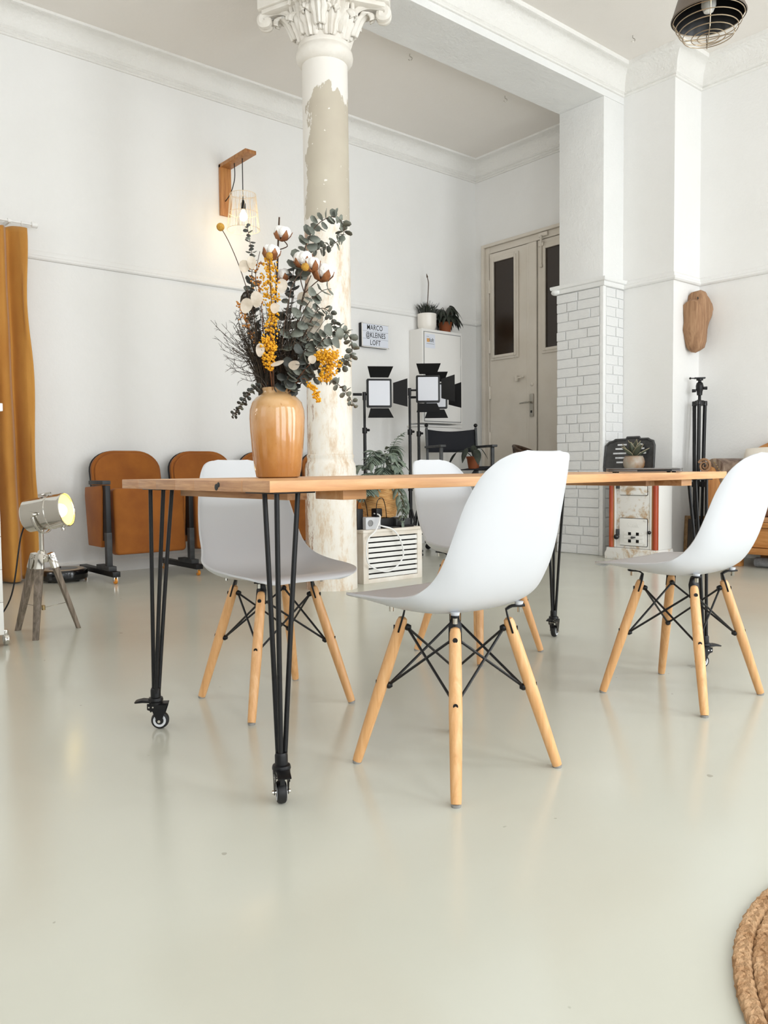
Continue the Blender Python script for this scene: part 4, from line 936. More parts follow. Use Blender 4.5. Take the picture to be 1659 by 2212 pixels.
# ------------------------------------------------------------------ studio lights with barn doors
def studio_light(label, x, y, hz, az, off=.17, legaz=.4):
    t = thing('studio_light', label, 'studio light', (x, y, 0), 0, 'studio panel lights by the left wall')
    b = MB(); b.tube([(0, 0, .12), (0, 0, .62)], .017, 12); b.tube([(0, 0, .6), (0, 0, 1.15)], .0145, 12); b.tube([(0, 0, 1.1), (0, 0, hz-.02)], .0115, 12); b.build('stand_pole', M['black'], t)
    for z in (.62, 1.14):
        b = MB(); b.lathe([(0, z-.03), (.022, z-.03), (.022, z+.02), (0, z+.02)], 14); b.cyl((.02, 0, z), (.05, .0, z), .012, None, 10); b.build('pole_clamp', M['black'], t, bevel=.002)
    for k in range(3):
        a = legaz+k*2*PI/3; d = V((math.cos(a), math.sin(a), 0)); b = MB(); b.tube([V((0, 0, .42))+d*.02, d*.2+V((0, 0, .012))], .009, 8); b.tube([V((0, 0, .15))+d*.015, d*.11+V((0, 0, .2))], .006, 8)
        l = b.build('leg', M['black'], t); b = MB(); b.sphere(d*.2+V((0, 0, .012)), .0118, 10, 8, (1.4, 1.4, 1)); b.build('rubber_foot', M['black_soft'], l)
    n = V((math.cos(az), math.sin(az), 0)); X = V((-n.y, n.x, 0)); c = V((0, 0, hz+.01))+X*off+n*.02; mt = frame(c, X, (0, 0, 1))     # local z = face normal
    b = MB(); b.tube([V((0, 0, hz)), V((0, 0, hz))+X*(off-.11)], .009, 10); b.tube([V((0, 0, hz))-X*.1, V((0, 0, hz))-X*.02], .012, 10); b.cyl(V((0, 0, hz-.05)), V((0, 0, hz+.02)), .016, None, 12); b.build('yoke', M['black'], t)
    b = MB(); b.prism(rr(.22, .25, .012), -.045, .0, mt); hd = b.build('light_panel', M['black'], t, bevel=.004)
    b = MB(); b.prism(rr(.185, .215, .006), .0003, .003, mt); b.build('diffuser', M['panel_led'], hd)
    for q, (o, u, v, w, hh) in enumerate((((0, .125), (1, 0), (0, 1), .2, .13), ((0, -.125), (1, 0), (0, -1), .2, .13), ((.11, 0), (0, 1), (1, 0), .22, .14), ((-.11, 0), (0, 1), (-1, 0), .22, .14))):
        tilt = .75 if q < 2 else (.35 if q == 2 else -1.95)
        e0 = V((o[0], o[1], .002)); U = V((u[0], u[1], 0)); D = V((v[0], v[1], 0))*math.cos(tilt)+V((0, 0, 1))*math.sin(tilt)
        f = frame(mt @ e0, mt.to_3x3() @ U, mt.to_3x3() @ D); b = MB(); b.prism([(-w/2*.8, .012), (w/2*.8, .012), (w/2*1.12, hh), (-w/2*1.12, hh)], -.001, .001, f); b.build('barn_door', M['black'], hd, smooth=False)
    b = MB(); b.bb(-.02, .02, -.02, .02, hz-.4, hz-.3)
    return t
studio_light('black studio light standing alone under the light box sign', 4.40, 5.516, 1.45, 4.15, .13, legaz=.1)
studio_light('foremost black studio light in front of the white cabinet', 4.97, 5.56, 1.52, 4.02, legaz=2.4)
studio_light('studio light half hidden behind the front one at the white cabinet', 5.30, 5.80, 1.49, 3.98, legaz=1.2)

# ------------------------------------------------------------------ slatted crate with the fern on it
t = thing('slatted_crate', 'white slatted wooden crate on the floor right of the column', 'crate', (3.43, 4.33, 0))
b = MB(); w, d, h = .55, .36, .375
for x in (0, w-.045): b.bb(x, x+.045, 0, .022, 0, h-.02)
b.bb(.045, w-.045, 0, .022, h-.05, h-.02); b.bb(.045, w-.045, 0, .022, 0, .03)
for x in (0, w-.02): b.bb(x, x+.02, .022, d, 0, h-.02)
b.bb(.02, w-.02, d-.02, d, 0, h-.02); b.build('crate_frame', M['crate_wood'], t, bevel=.0015)
b = MB(); b.bb(-.006, w+.006, -.008, d+.004, h-.02, h); b.build('top_board', M['crate_wood'], t, bevel=.003)
for i in range(8):
    z = .034+i*.0365; b = MB(); b.bb(.04, w-.04, .006, .016, z, z+.0265); b.build('slat', M['crate_slat'], t, bevel=.0012)
b = MB(); b.bb(.022, w-.022, .05, .06, .01, h-.021); b.build('shade_sheet', M['crate_shade'], t, smooth=False)  # near-black sheet put in for the shade behind the slats
CT = .375
t = thing('battery_charger', 'low black charger block with two batteries under the fern basket', 'charger', (3.80, 4.46, CT))
b = MB(); b.bb(-.16, .13, -.1, .15, 0, .012); b.bb(-.16, -.03, -.06, .14, .012, .07); b.build('tray', M['black'], t, bevel=.003)
for x in (-.02, .055):
    b = MB(); b.bb(x, x+.062, -.075, .12, .0125, .062); b.build('battery', M['dark_frame'], t, bevel=.004)
t = thing('power_strip', 'white socket block with black plugs on the slatted crate', 'socket', (3.535, 4.40, CT))
b = MB(); b.bb(-.06, .075, -.045, .045, 0, .085); b.build('housing', M['white_plastic'], t, bevel=.006)
b = MB(); b.lathe([(.019, 0), (.023, 0), (.023, .003), (.019, .003)], 20, frame((-.02, -.045, .045), (1, 0, 0), (0, 0, 1)), True); b.lathe([(0, -.001), (.018, -.001), (.018, .001), (0, .001)], 20, frame((-.02, -.0455, .045), (1, 0, 0), (0, 0, 1))); b.build('socket_hole', M['grey_ink'], t)
for x, y in ((-.085, .02), (.055, -.02)):
    b = MB(); b.bb(x-.022, x+.03, y-.03, y+.03, .0855 if x > 0 else .0, .145); b.build('plug', M['black'], t, bevel=.005)
    b = MB(); b.tube(spline([(x, y, .14), (x+.005, y-.01, .2), (x+.05, y-.01, .215), (x+.085, y, .15), (x+.12, y+.03, .06)], 6), .003, 6); b.build('plug_lead', M['black'], t)
t = thing('extension_cable', 'white extension cable hanging in a loop over the front of the slatted crate', 'cable', (3.5, 4.32, CT))
b = MB(); b.tube(spline([(.07, .06, .11), (.075, .0, .09), (.02, -.02, .0), (-.06, -.03, -.06), (-.075, -.03, -.16), (-.05, -.03, -.235), (.06, -.03, -.29), (.17, -.03, -.285), (.26, -.03, -.2), (.235, -.03, -.08), (.17, -.025, -.005), (.1, .0, .02), (.08, .05, .03)], 8), .0055, 8); b.build('cord', M['cable_white'], t)
fb = thing('fern_plant', 'blue green fern with lobed fronds in a woven basket on the slatted crate', 'plant', (3.76, 4.55, CT+.0715))
b = MB()
for i in range(22):
    f = i/21; r = .1+.034*math.sin(PI*(.15+.6*f)); z = .006+f*.21
    b.tube([(r*math.cos(2*PI*k/28), r*math.sin(2*PI*k/28), z+.0025*math.sin(k*1.7+i)) for k in range(28)], .0062, 5, False, True)
b.build('basket', M['basket'], fb); b = MB(); b.lathe([(0, .004), (.098, .004), (.118, .1), (.113, .2), (0, .19)], 28); b.build('inner_pot', M['soil'], fb)
def frond(pts, l, wd, n, mt='fern'):
    P = spline(pts, 8); m = MB(); m.tube(P, [lerp(.004, .0012, i/len(P)) for i in range(len(P))], 5); st = m.build('frond', M[mt], fb)
    m = MB(); k0 = int(len(P)*.38); N = len(P)-1
    for i in range(n):
        f = i/(n-1); j = min(N-1, k0+int(f*(N-k0))); T = (P[j+1]-P[j]).normalized(); s = T.cross(V((0, 0, 1))); s = s.normalized() if s.length > .1 else V((1, 0, 0)); L = l*math.sin(PI*(.2+.75*f))
        for g in (-1, 1):
            d = (s*g+T*.65+V((0, 0, -.15))+rv()*.12); bigleaf(m, P[j], d, L, wd, .35, .2, 5, random.uniform(-.4, .4))
    bigleaf(m, P[-2], P[-1]-P[-3], l*.8, wd, .3, .1, 5)
    stuff(m.build('leaflet', M[mt], st, solid=.0012))
z0 = .2
for e in ((.16,-.1,.40),(.05,-.12,.44),(-.14,-.1,.42),(-.22,-.06,.30),(-.25,0,.17),(-.2,-.1,.2),(.2,.02,.50),(-.05,.05,.40),(.26,.06,.33),(.24,-.08,.26),(-.1,-.15,.3),(.1,-.15,.32),(.0,-.1,.33),(-.18,.08,.36),(-.1,-.05,.46),(.12,-.04,.3),(-.24,-.1,.28),(.16,.1,.44),(.06,-.16,.36),(-.05,-.12,.34)):
    x, y, z = e; frond([(x*.1, y*.1, z0), (x*.3, y*.3, z0+(z-z0)*.55+.05), (x*.7, y*.7, z+.02), (x, y, z-.02+.0*z)], random.uniform(.075, .11), .034, 10)
for e in ((.05,-.2,-.04),(.24,-.02,.0)):
    x, y, z = e; frond([(x*.1, y*.1, z0), (x*.5, y*.5, z0+.09), (x*.9, y*.9, .14), (x, y, z)], .085, .034, 8)
frond([(.02, 0, z0), (.1, .02, z0+.2), (.19, .03, z0+.36), (.27, .03, z0+.42)], .06, .022, 10)
frond([(.06, .02, z0), (.19, .05, z0+.12), (.255, .07, z0+.28)], .05, .018, 12)
# ------------------------------------------------------------------ tall director chair (local +y faces forward)
t = thing('director_chair', 'tall black folding director chair with canvas back in front of the white cabinet', 'chair', (5.56, 5.50, 0), math.radians(247)-PI/2)
for s in (-1, 1):
    b = MB(); x = s*.262
    b.tube([(x, -.17, .66), (x, -.215, 1.2)], .014, 4); b.build('back_post', M['dark_frame'], t, ang=.3)
    b = MB(); b.sphere((x, -.218, 1.222), .02, 12, 8); b.build('finial', M['black'], t)
    b = MB(); b.bb(x-.028, x+.028, -.2, .24, .995, 1.017); b.build('armrest', M['dark_frame'], t, bevel=.005)
    b = MB(); b.bb(x-.014, x+.014, .17, .2, .74, .995); b.build('arm_post', M['dark_frame'], t, bevel=.002)
    b = MB(); b.bb(x-.02, x+.02, -.22, .24, .77, .81); b.build('seat_rail', M['dark_frame'], t, bevel=.003)
    b = MB(); b.bb(x-.018, x+.018, -.24, .25, .06, .09); b.build('floor_rail', M['dark_frame'], t, bevel=.003)
    for y in (-.19, .2):
        b = MB(); b.sphere((x, y, .03), .03, 12, 8, (1, 1, 1)); b.build('foot', M['black'], t)
for y in (-.19, .2):
    for s in (-1, 1):
        b = MB(); a = V((s*.245, y+s*.012, .085)); c = V((-s*.245, y+s*.012, .772)); d = (c-a); b.box((a+c)/2, (.035, .018, d.length), Matrix.Rotation(math.atan2(d.x, d.z), 3, 'Y')); b.build('cross_leg', M['dark_frame'], t, bevel=.002)
b = MB(); b.bb(-.24, .24, .2, .245, .3, .32); b.build('foot_rest', M['dark_frame'], t, bevel=.003)
def canv(u, v): x = lerp(-.272, .272, u); return V((x, -.212+.0*v-.045*math.sin(PI*u)-(v-.5)*.03, lerp(.955, 1.185, v)-.022*math.sin(PI*u)*(v)))
b = MB(); b.grid(17, 7, canv); b.build('canvas_back', M['canvas'], t, solid=.004)
def canv(u, v): return V((lerp(-.265, .265, u), lerp(-.2, .21, v), .812-.035*math.sin(PI*u)))
b = MB(); b.grid(15, 5, canv); b.build('canvas_seat', M['canvas'], t, solid=.004)
pt = thing('rubber_plant', 'plant with large drooping dark leaves in a terracotta pot on the director chair seat', 'plant', (5.69, 5.44, .79))
b = MB(); b.lathe([(0, 0), (.05, 0), (.066, .1), (.072, .1), (.072, .12), (.064, .12), (.06, .1), (0, .1)], 28); b.build('pot', M['terracotta'], pt, ang=.5)
b = MB(); b.lathe([(0, .1), (.06, .101), (0, .104)], 16); b.build('soil', M['soil'], pt)
for (x, y, z), l, w in (((-.13, -.04, .20), .15, .06), ((-.07, -.1, .19), .16, .075), ((-.03, -.03, .23), .12, .06), ((.04, -.05, .2), .11, .05), ((-.18, .05, .16), .14, .05)):
    m = MB(); e = V((x, y, z)); m.tube(spline([(0, 0, .1), e*.5+V((0, 0, .09)), e], 5), .004, 6); m.build('leaf_stalk', M['dark_leaf'], pt)
    m = MB(); d = V((x, y, 0)).normalized(); bigleaf(m, e, d*.55+V((0, 0, -.6)), l, w, .25, .25, 8); m.build('leaf', M['dark_leaf'], pt, solid=.0015)

# ------------------------------------------------------------------ rattan chair in the corner by the door
t = thing('rattan_chair', 'dark rattan tub chair by the old door, only its curved back rim showing', 'chair', (6.2, 5.03, 0))
def tub(u, v): a = lerp(-.35*PI, 1.05*PI, u)+.9; r = lerp(.19, .26, v); return V((r*math.cos(a), r*math.sin(a), lerp(.42, .74+.27*math.sin(PI*u)**.8, v)))
b = MB(); b.grid(40, 8, tub); b.build('woven_back', M['rattan'], t, solid=.012)
b = MB(); b.tube([tub(i/39, 1) for i in range(40)], .016, 8); b.build('rim', M['rattan'], t)
for i in range(0, 40, 3):
    b = MB(); b.tube([tub(i/39, v/6)*1.0+V((math.cos(lerp(-.35*PI, 1.05*PI, i/39)+.9), math.sin(lerp(-.35*PI, 1.05*PI, i/39)+.9), 0))*.008 for v in range(7)], .006, 5); b.build('stake', M['rattan'], t)
b = MB(); b.lathe([(0, .39), (.22, .39), (.235, .41), (.22, .43), (0, .44)], 32); b.build('seat', M['rattan'], t)
for k in range(4):
    a = PI/4+k*PI/2; b = MB(); b.tube([(.2*math.cos(a), .2*math.sin(a), .4), (.24*math.cos(a), .24*math.sin(a), 0)], .014, 8); b.build('leg', M['rattan'], t)

# ------------------------------------------------------------------ enamel stove
SXF = 5.97; t = thing('enamel_stove', 'old white enamel stove with rust red corners and raised lid against the chimney', 'stove', (SXF, 3.85, 0))
# local: x 0..38 cm deep, y across (+y is left in the photo)
b = MB(); b.bb(.01, .21, -.235, .235, .10, .72); b.build('body', M['enamel_white'], t, bevel=.004)
b = MB(); b.prism([(-.26, 0), (.26, 0), (.262, .05), (.245, .075), (.24, .1), (-.24, .1), (-.245, .075), (-.262, .05)], -.035, .22, frame((0, 0, 0), (0, 1, 0), (0, 0, 1)).copy() @ Matrix.Diagonal((1, 1, -1, 1)) if False else Matrix(((0, 0, 1, 0), (1, 0, 0, 0), (0, 1, 0, 0), (0, 0, 0, 1)))); b.build('plinth', M['enamel'], t, bevel=.006)
for s in (-1, 1):
    b = MB(); b.tube([(-.002, s*.212, .102), (-.002, s*.212, .715)], .022, 14); b.build('red_corner', M['stove_red'], t)
    b = MB(); b.bb(-.012, .012, s*.186-.0045, s*.186+.0045, .102, .715); b.build('ochre_edge', M['stove_edge'], t, bevel=.002)
    b = MB(); b.bb(-.012, .012, s*.171-.0095, s*.171+.0095, .102, .715); b.build('side_strip', M['enamel_white'], t, bevel=.005)
b = MB(); b.bb(-.006, .012, -.158, .158, .102, .715); b.build('front_panel', M['enamel'], t, bevel=.003)
FM = lambda y, z, x=-.006: Matrix(((0, 0, -1, x), (-1, 0, 0, y), (0, 1, 0, z), (0, 0, 0, 1)))    # local x to the right as seen from the room, z out of the front
for z0, z1, nm, mm in ((.555, .72, 'upper_door', 'enamel'), (.125, .355, 'lower_door', 'enamel_white')):
    h = z1-z0; b = MB(); b.prism(rr(.262, h, .01), .002, .012, FM(-.008, (z0+z1)/2)); dd = b.build(nm, M[mm], t, bevel=.003)
    b = MB(); b.prism(rr(.27, h+.008, .012), .0, .002, FM(-.008, (z0+z1)/2)); b.build('door_gap', M['black'], dd, smooth=False)
    for zz in (z0+.012, z1-.012): b = MB(); b.bb(-.024, -.017, -.142, -.118, zz-.01, zz+.01); b.build('corner_clip', M['enamel_white'], dd, bevel=.002)
    b = MB(); b.bb(-.03, -.006, .128, .152, (z0+z1)/2-.03, (z0+z1)/2+.02); b.build('door_catch', M['cast_iron'], dd, bevel=.004)
    if z0 > .5:
        b = MB(); b.prism([(-.1, 0), (-.078, -.02), (.078, -.02), (.1, 0), (.078, .02), (-.078, .02)], .012, .017, FM(-.012, .625)); b.build('raised_panel', M['enamel'], dd, bevel=.003)
    else:
        for q in range(3):
            b = MB(); b.prism(rr(.19, .03, .0145), .012, .0165, FM(-.015, .165+q*.031)); b.build('vent_bar', M['enamel_white'], dd, bevel=.002)
        for y in (.02, -.055):
            for z in (.165, .227): b = MB(); b.prism(rr(.028, .026, .002), .0166, .0172, FM(y, z)); b.build('vent_hole', M['black'], dd, smooth=False)
        b = MB(); b.tube([(-.03, -.002, .195), (-.032, -.04, .199)], [.011, .005], 8); b.build('vent_slider', M['cast_iron'], dd)
        text('Seelk', .055, M['enamel_white'], dd, 'relief_script', FM(-.01, .30, -.0182), .95, .001)
        b = MB(); b.sphere((-.045, .135, .195), .023, 18, 12); b.cyl((-.03, .135, .195), (-.02, .14, .22), .006, None, 8); b.build('ball_knob', M['black_gloss'], dd)
b = MB(); b.sphere((-.02, -.165, .245), .0155, 14, 10); b.build('screw_knob', M['black_gloss'], t)
b = MB(); b.bb(-.02, .225, -.25, .25, .722, .752); b.build('top_plate', M['cast_iron'], t, bevel=.006)
b = MB(); b.bb(-.03, .05, -.235, .235, .7, .721); b.build('rail', M['enamel_white'], t, bevel=.005)
# raised lid: a shallow cast tray with five rows of slots, leaning back on its hinge
lw, lh = .49, .30; mt = Matrix(((0, .12, -.98, .12), (-1, 0, 0, .13), (0, .98, .18, .752), (0, 0, 0, 1)))
b = MB(); o = [(-lw/2+.03, 0), (lw/2-.03, 0), (lw/2-.008, .012), (lw/2, .04), (lw/2-.005, .225), (lw/2-.02, .262), (lw/2-.05, .27), (lw/2-.07, .283), (.1, .283), (.09, .3), (-.03, .3), (-.04, .283), (-lw/2+.1, .283), (-lw/2+.08, .27), (-lw/2+.04, .262), (-lw/2+.006, .23), (-lw/2, .04), (-lw/2+.008, .012)]
slots = []
for r, z in enumerate((.082, .122, .162, .202, .238)):
    e = (.125, .14, .165, .145, .125)[r]
    slots += [(-e, -.02, z), (.03, e+.0, z)]
n = len(o)
plate = b
# plate with real openings: strips between the slot rows
def clipx(z):   # half width of the outline at height z
    return lw/2-.006 if .03 < z < .23 else lw/2-.03
zs = [.0] ; 
b = MB(); zz = 0.0
for r, z in enumerate((.082, .122, .162, .202, .238)):
    s0, s1 = z-.0075, z+.0075
    b.prism([(-clipx((zz+s0)/2), zz), (clipx((zz+s0)/2), zz), (clipx((zz+s0)/2), s0), (-clipx((zz+s0)/2), s0)], 0, .006, mt)
    e = (.125, .14, .165, .145, .125)[r]
    for x0, x1 in ((-lw/2+.006, -e), (-.03, .02), (e, lw/2-.006)): b.prism([(x0, s0), (x1, s0), (x1, s1), (x0, s1)], 0, .006, mt)
    zz = s1
b.prism([(-lw/2+.02, zz), (lw/2-.02, zz), (lw/2-.05, .268), (lw/2-.07, .283), (.1, .283), (.09, .298), (-.03, .298), (-.04, .283), (-lw/2+.1, .283), (-lw/2+.08, .268), (-lw/2+.04, .262)], 0, .006, mt)
lid = b.build('lid', M['cast_iron'], t, smooth=False)
b = MB(); b.tube([mt @ V((x, y, .006)) for x, y in o], .011, 8, False, True); b.build('lid_rim', M['cast_iron'], lid)
sc = thing('succulent', 'small pointed succulent in a round speckled stoneware pot before the raised stove lid', 'plant', (6.03, 3.885, .7525))
b = MB(); b.lathe([(0, 0), (.05, 0), (.07, .015), (.087, .05), (.09, .085), (.082, .115), (.074, .128), (.078, .133), (.072, .134), (.066, .12), (0, .118)], 40); b.build('pot', M['stoneware'], sc)
b = MB(); b.lathe([(0, .118), (.067, .12), (0, .124)], 16); b.build('soil', M['soil'], sc)
for i in range(11):
    a = i*2.4; el = lerp(1.3, .45, i/10); d = V((math.cos(a)*math.cos(el), math.sin(a)*math.cos(el), math.sin(el))); L = lerp(.115, .135, random.random())
    m = MB(); bigleaf(m, V((0, 0, .118))+V((d.x, d.y, 0))*.015, d, L, .062, -.2, .45, 7); lf = m.build('leaf', M['succulent'], sc, solid=.004)
    m = MB(); k = len(lf.data.vertices)//3
    for sid in (0, 2): m.tube([lf.data.vertices[3*j+sid].co.copy() for j in range(k)], .0016, 4)
    m.build('leaf_margin', M['succulent_rim'], lf)

# ------------------------------------------------------------------ laptop lying closed on the table
t = thing('laptop', 'thin closed aluminium laptop lying on the right end of the table', 'laptop', (2.685, 1.69, TZ), math.radians(-52))
b = MB(); b.prism(rr(.262, .18, .02), .0035, .0105); b.build('base', M['laptop'], t, bevel=.002)
b = MB(); b.prism(rr(.262, .18, .02), .011, .0165); b.build('lid', M['laptop'], t, bevel=.0015)
b = MB(); b.bb(-.03, .09, -.0905, -.0885, .004, .0105); b.build('hinge', M['black'], t, smooth=False)
for x in (-.1, .1):
    for y in (-.07, .07):
        b = MB(); b.lathe([(0, 0), (.007, 0), (.007, .004), (0, .004)], 12, Matrix.Translation((x, y, 0))); b.build('rubber_foot', M['black_soft'], t)

# ------------------------------------------------------------------ driftwood on the chimney return
t = thing('driftwood', 'weathered driftwood slab hung high on the white wall right of the chimney', 'driftwood', (6.65, 3.74, 2.05))
sil = [(-.115, .16), (-.04, .20), (-.03, .255), (.04, .27), (.11, .235), (.17, .195), (.225, .16), (.19, .09), (.135, .01), (.10, -.09), (.085, -.18), (.04, -.245), (-.02, -.262), (-.06, -.24), (-.085, -.17), (-.12, -.08), (-.11, -.01), (-.12, .07)]
b = MB(); nz = 9; n = len(sil)*3; P = [V((*a, 0)).lerp(V((*c, 0)), k/3) for a, c in zip(sil, sil[1:]+sil[:1]) for k in range(3)]
for k, (f, d) in enumerate(((.0, .0), (.9, .0), (1, -.03), (1.02, -.075), (.93, -.12), (.7, -.135), (.35, -.142), (.0, -.145))):
    for p in P:
        q = noise.noise(V((p.x*14, p.y*5, d*9)))*.012
        b.v.append(V((p.x*f+q*f, d-q*.6-.002, p.y*f+q*f)))
n = len(P)
for k in range(7): b.f += [(k*n+i, k*n+(i+1) % n, (k+1)*n+(i+1) % n, (k+1)*n+i) for i in range(n)]
b.build('slab', M['drift'], t, ang=.9)
for x, z, r in ((.06, .19, .02), (-.07, .19, .009), (-.02, -.19, .012), (.03, -.205, .01), (-.05, -.205, .008), (-.06, .03, .006)):
    b = MB(); b.sphere((x, -.136 if abs(z) < .17 else -.118, z), r, 10, 8, (1, .5, 1.35)); b.build('knot_hole', M['black_soft'], t)

# ------------------------------------------------------------------ folded camera tripod leaning in the corner
t = thing('camera_tripod', 'folded black camera tripod leaning in the corner below the driftwood', 'tripod', (6.50, 3.56, 0))
TB, TT = V((0, 0, 0)), V((.12, .06, 1.34)); ax = (TT-TB).normalized(); q = ax.cross(V((0, 0, 1))).normalized(); r_ = ax.cross(q)
for k in range(3):
    a = k*2*PI/3+.5; o = q*math.cos(a)+r_*math.sin(a); b0 = TB+o*.03+V((0, 0, .035)); b1 = TT+o*.05
    b = MB(); b.tube([b0.lerp(b1, .45), b1], .0155, 10); lg = b.build('leg', M['black'], t)
    b = MB(); b.tube([b0.lerp(b1, .2), b0.lerp(b1, .46)], .012, 10); b.build('leg_section', M['black'], lg)
    b = MB(); b.tube([b0, b0.lerp(b1, .21)], .009, 10); b.sphere(b0-ax*.0, .016, 10, 8); b.build('leg_section', M['black'], lg)
    for f in (.21, .46):
        b = MB(); c = b0.lerp(b1, f); b.tube([c-ax*.022, c+ax*.022], .021, 10); b.build('twist_lock', M['black_soft'], lg, bevel=.003)
    b = MB(); b.tube([b1-ax*.02, b1+ax*.02], .02, 10); b.build('leg_joint', M['black_gloss'], lg, bevel=.003)
b = MB(); b.tube([TT-ax*.35, TT+ax*.07], .013, 12); b.tube([TT-ax*.02, TT+ax*.02], .04, 14); b.build('centre_column', M['black'], t, bevel=.002)
b = MB(); b.lathe([(0, 0), (.022, 0), (.024, .03), (.03, .05), (.032, .08), (.026, .105), (.014, .115), (.014, .125), (.028, .128), (.028, .14), (0, .142)], 18, frame(TT+ax*.07, q, r_) if False else Matrix.Translation(TT+ax*.07)); h_ = b.build('ball_head', M['black'], t)
for s, z in ((1, .06), (-1, .04)):
    b = MB(); c = TT+ax*.07+V((0, 0, z)); d = V((.6, -.8, 0))*s; b.cyl(c+d*.03, c+d*.062, .013, .015, 12); b.build('lock_knob', M['black_soft'], h_, bevel=.002)
b = MB(); c = TT+ax*.07+V((0, 0, .148)); b.box(c, (.09, .04, .012), Matrix.Rotation(-.9, 3, 'Z')); b.tube([c, c+V((-.05, .06, 0))], .005, 6); b.sphere(c+V((-.05, .06, 0)), .010); b.build('head_plate', M['black'], h_, bevel=.002)

# ------------------------------------------------------------------ sofa, cushion, rolled rug, picture frame
t = thing('wooden_sofa', 'antique wooden sofa with patched leather arm at the right picture edge', 'sofa', (6.14, 3.36, 0))
# local: x towards the wall 0..0.66, y runs out of frame (negative)
b = MB(); b.tube([(.02, -.12, .77), (.62, -.12, .77)], .085, 24); b.bb(.02, .62, -.2, -.06, .4, .75); b.build('arm_roll', M['leather'], t, bevel=.01)
b = MB(); o = [(-.0, .30), (.035, .36), (.03, .5), (-.02, .66), (-.035, .73), (-.02, .80), (.03, .83)]
b.prism([(-.10, .36), (-.15, .40), (-.185, .47), (-.195, .55), (-.185, .64), (-.165, .72), (-.13, .78), (-.08, .80), (-.07, .74), (-.09, .66), (-.095, .55), (-.085, .45)], -.022, .012, Matrix(((0, 0, 1, 0), (1, 0, 0, 0), (0, 1, 0, 0), (0, 0, 0, 1)))); b.build('arm_front', M['lamp_wood'], t, bevel=.006)
b = MB(); pts = []
for i in range(40):
    a = i/39*4.2*PI; r = .056*(1-i/46); pts.append(V((-.026, -.065+r*math.cos(a+.5), .795+r*math.sin(a+.5))))
b.tube(pts, [.011*(1-i/70) for i in range(40)], 8); b.build('scroll', M['drift'], t)
b = MB()
for i in range(26):
    f = i/25; p = V((-.024, -.205-.012*math.sin(f*PI*1.2)+.05*max(0, f-.8)/.2, lerp(.38, .82, f))); b.sphere(p, .0065, 8, 6)
b.build('brass_nail_row', M['brass'], t)
b = MB(); b.prism([(-.04, .40), (-1.9, .40), (-1.9, .95), (-1.2, 1.02), (-.7, 1.02), (-.38, .985), (-.22, .92), (-.1, .85), (-.04, .8)], .60, .655, Matrix(((0, 0, 1, 0), (1, 0, 0, 0), (0, 1, 0, 0), (0, 0, 0, 1)))); b.build('backrest', M['leather'], t, bevel=.015)
b = MB(); b.tube(spline([(.59, -.18, .905), (.59, -.36, .98), (.59, -.7, 1.025), (.59, -1.2, 1.03), (.59, -1.8, .97)], 6), .024, 10); b.build('crest_rail', M['sofa_wood'], t)
b = MB(); b.bb(.02, .6, -1.9, -.21, .40, .54); b.build('seat_cushion', M['brown_leather'], t, bevel=.03, seg=3)
b = MB(); b.bb(.0, .6, -1.9, -.06, .36, .398); b.build('seat_frame', M['batten'], t, bevel=.004)
for z0, z1, x0, m_ in ((.318, .357, -.02, 'sofa_wood'), (.162, .314, .005, 'sofa_wood'), (.11, .158, -.025, 'sofa_wood')):
    b = MB(); b.bb(x0, .62, -1.9, -.06, z0, z1); b.build('plank', M[m_], t, bevel=.004)
for y in (-.3, -1.7):
    for x in (.08, .55): b = MB(); b.bb(x-.03, x+.03, y-.03, y+.03, 0, .112); b.build('leg', M['sofa_wood'], t, bevel=.003)
b = MB()
def cush(u, v):
    a, c = u*2-1, v*2-1; return V((a*.2*(1-.06*c*c), c*.2*(1-.06*a*a), 0))
for s in (-1, 1): b.grid(15, 15, lambda u, v: cush(u, v)+V((0, 0, s*.075*(max(0, (1-(u*2-1)**4)*(1-(v*2-1)**4)))**.6)))
c = b.build('cushion', M['linen'], None, ang=3.2); tag(c, 'cream linen cushion leaning on the sofa backrest', 'cushion'); c.location = (6.50, 2.98, .76); c.rotation_euler = (0, -1.15, .1)
b = MB(); b.bb(-.25, .26, -.5, .5, 0, .022); c = tag(b.build('throw', M['linen'], None, bevel=.008), 'cream throw folded flat along the sofa seat', 'blanket'); c.location = (6.43, 2.35, .541)
b = MB(); b.tube([(0, 0, .0), (0, -1.0, 0)], .039, 18); pts = []
c = tag(b.build('rolled_mat', M['rolled_rug'], None, bevel=.004), 'rolled grey mat stowed on the floor under the sofa', 'mat'); c.location = (6.24, 2.93, .0395)
t = thing('picture_frame', 'old gilt picture frame leaning at the wall behind the tripod', 'picture frame', (6.62, 3.6, 0), 0)
mt = frame((-.02, .0, .0), (.35, -.94, 0), (.17, .06, .98))
b = MB()
for x0, x1, y0, y1 in ((-.13, -.1, 0, .36), (.1, .13, 0, .36), (-.1, .1, 0, .03), (-.1, .1, .33, .36)): b.prism([(x0, y0), (x1, y0), (x1, y1), (x0, y1)], -.012, .012, mt)
b.build('moulding', M['gilt'], t, bevel=.004)
b = MB(); b.prism([(-.1, .03), (.1, .03), (.1, .33), (-.1, .33)], -.008, .002, mt); b.build('canvas', M['picture'], t, smooth=False)

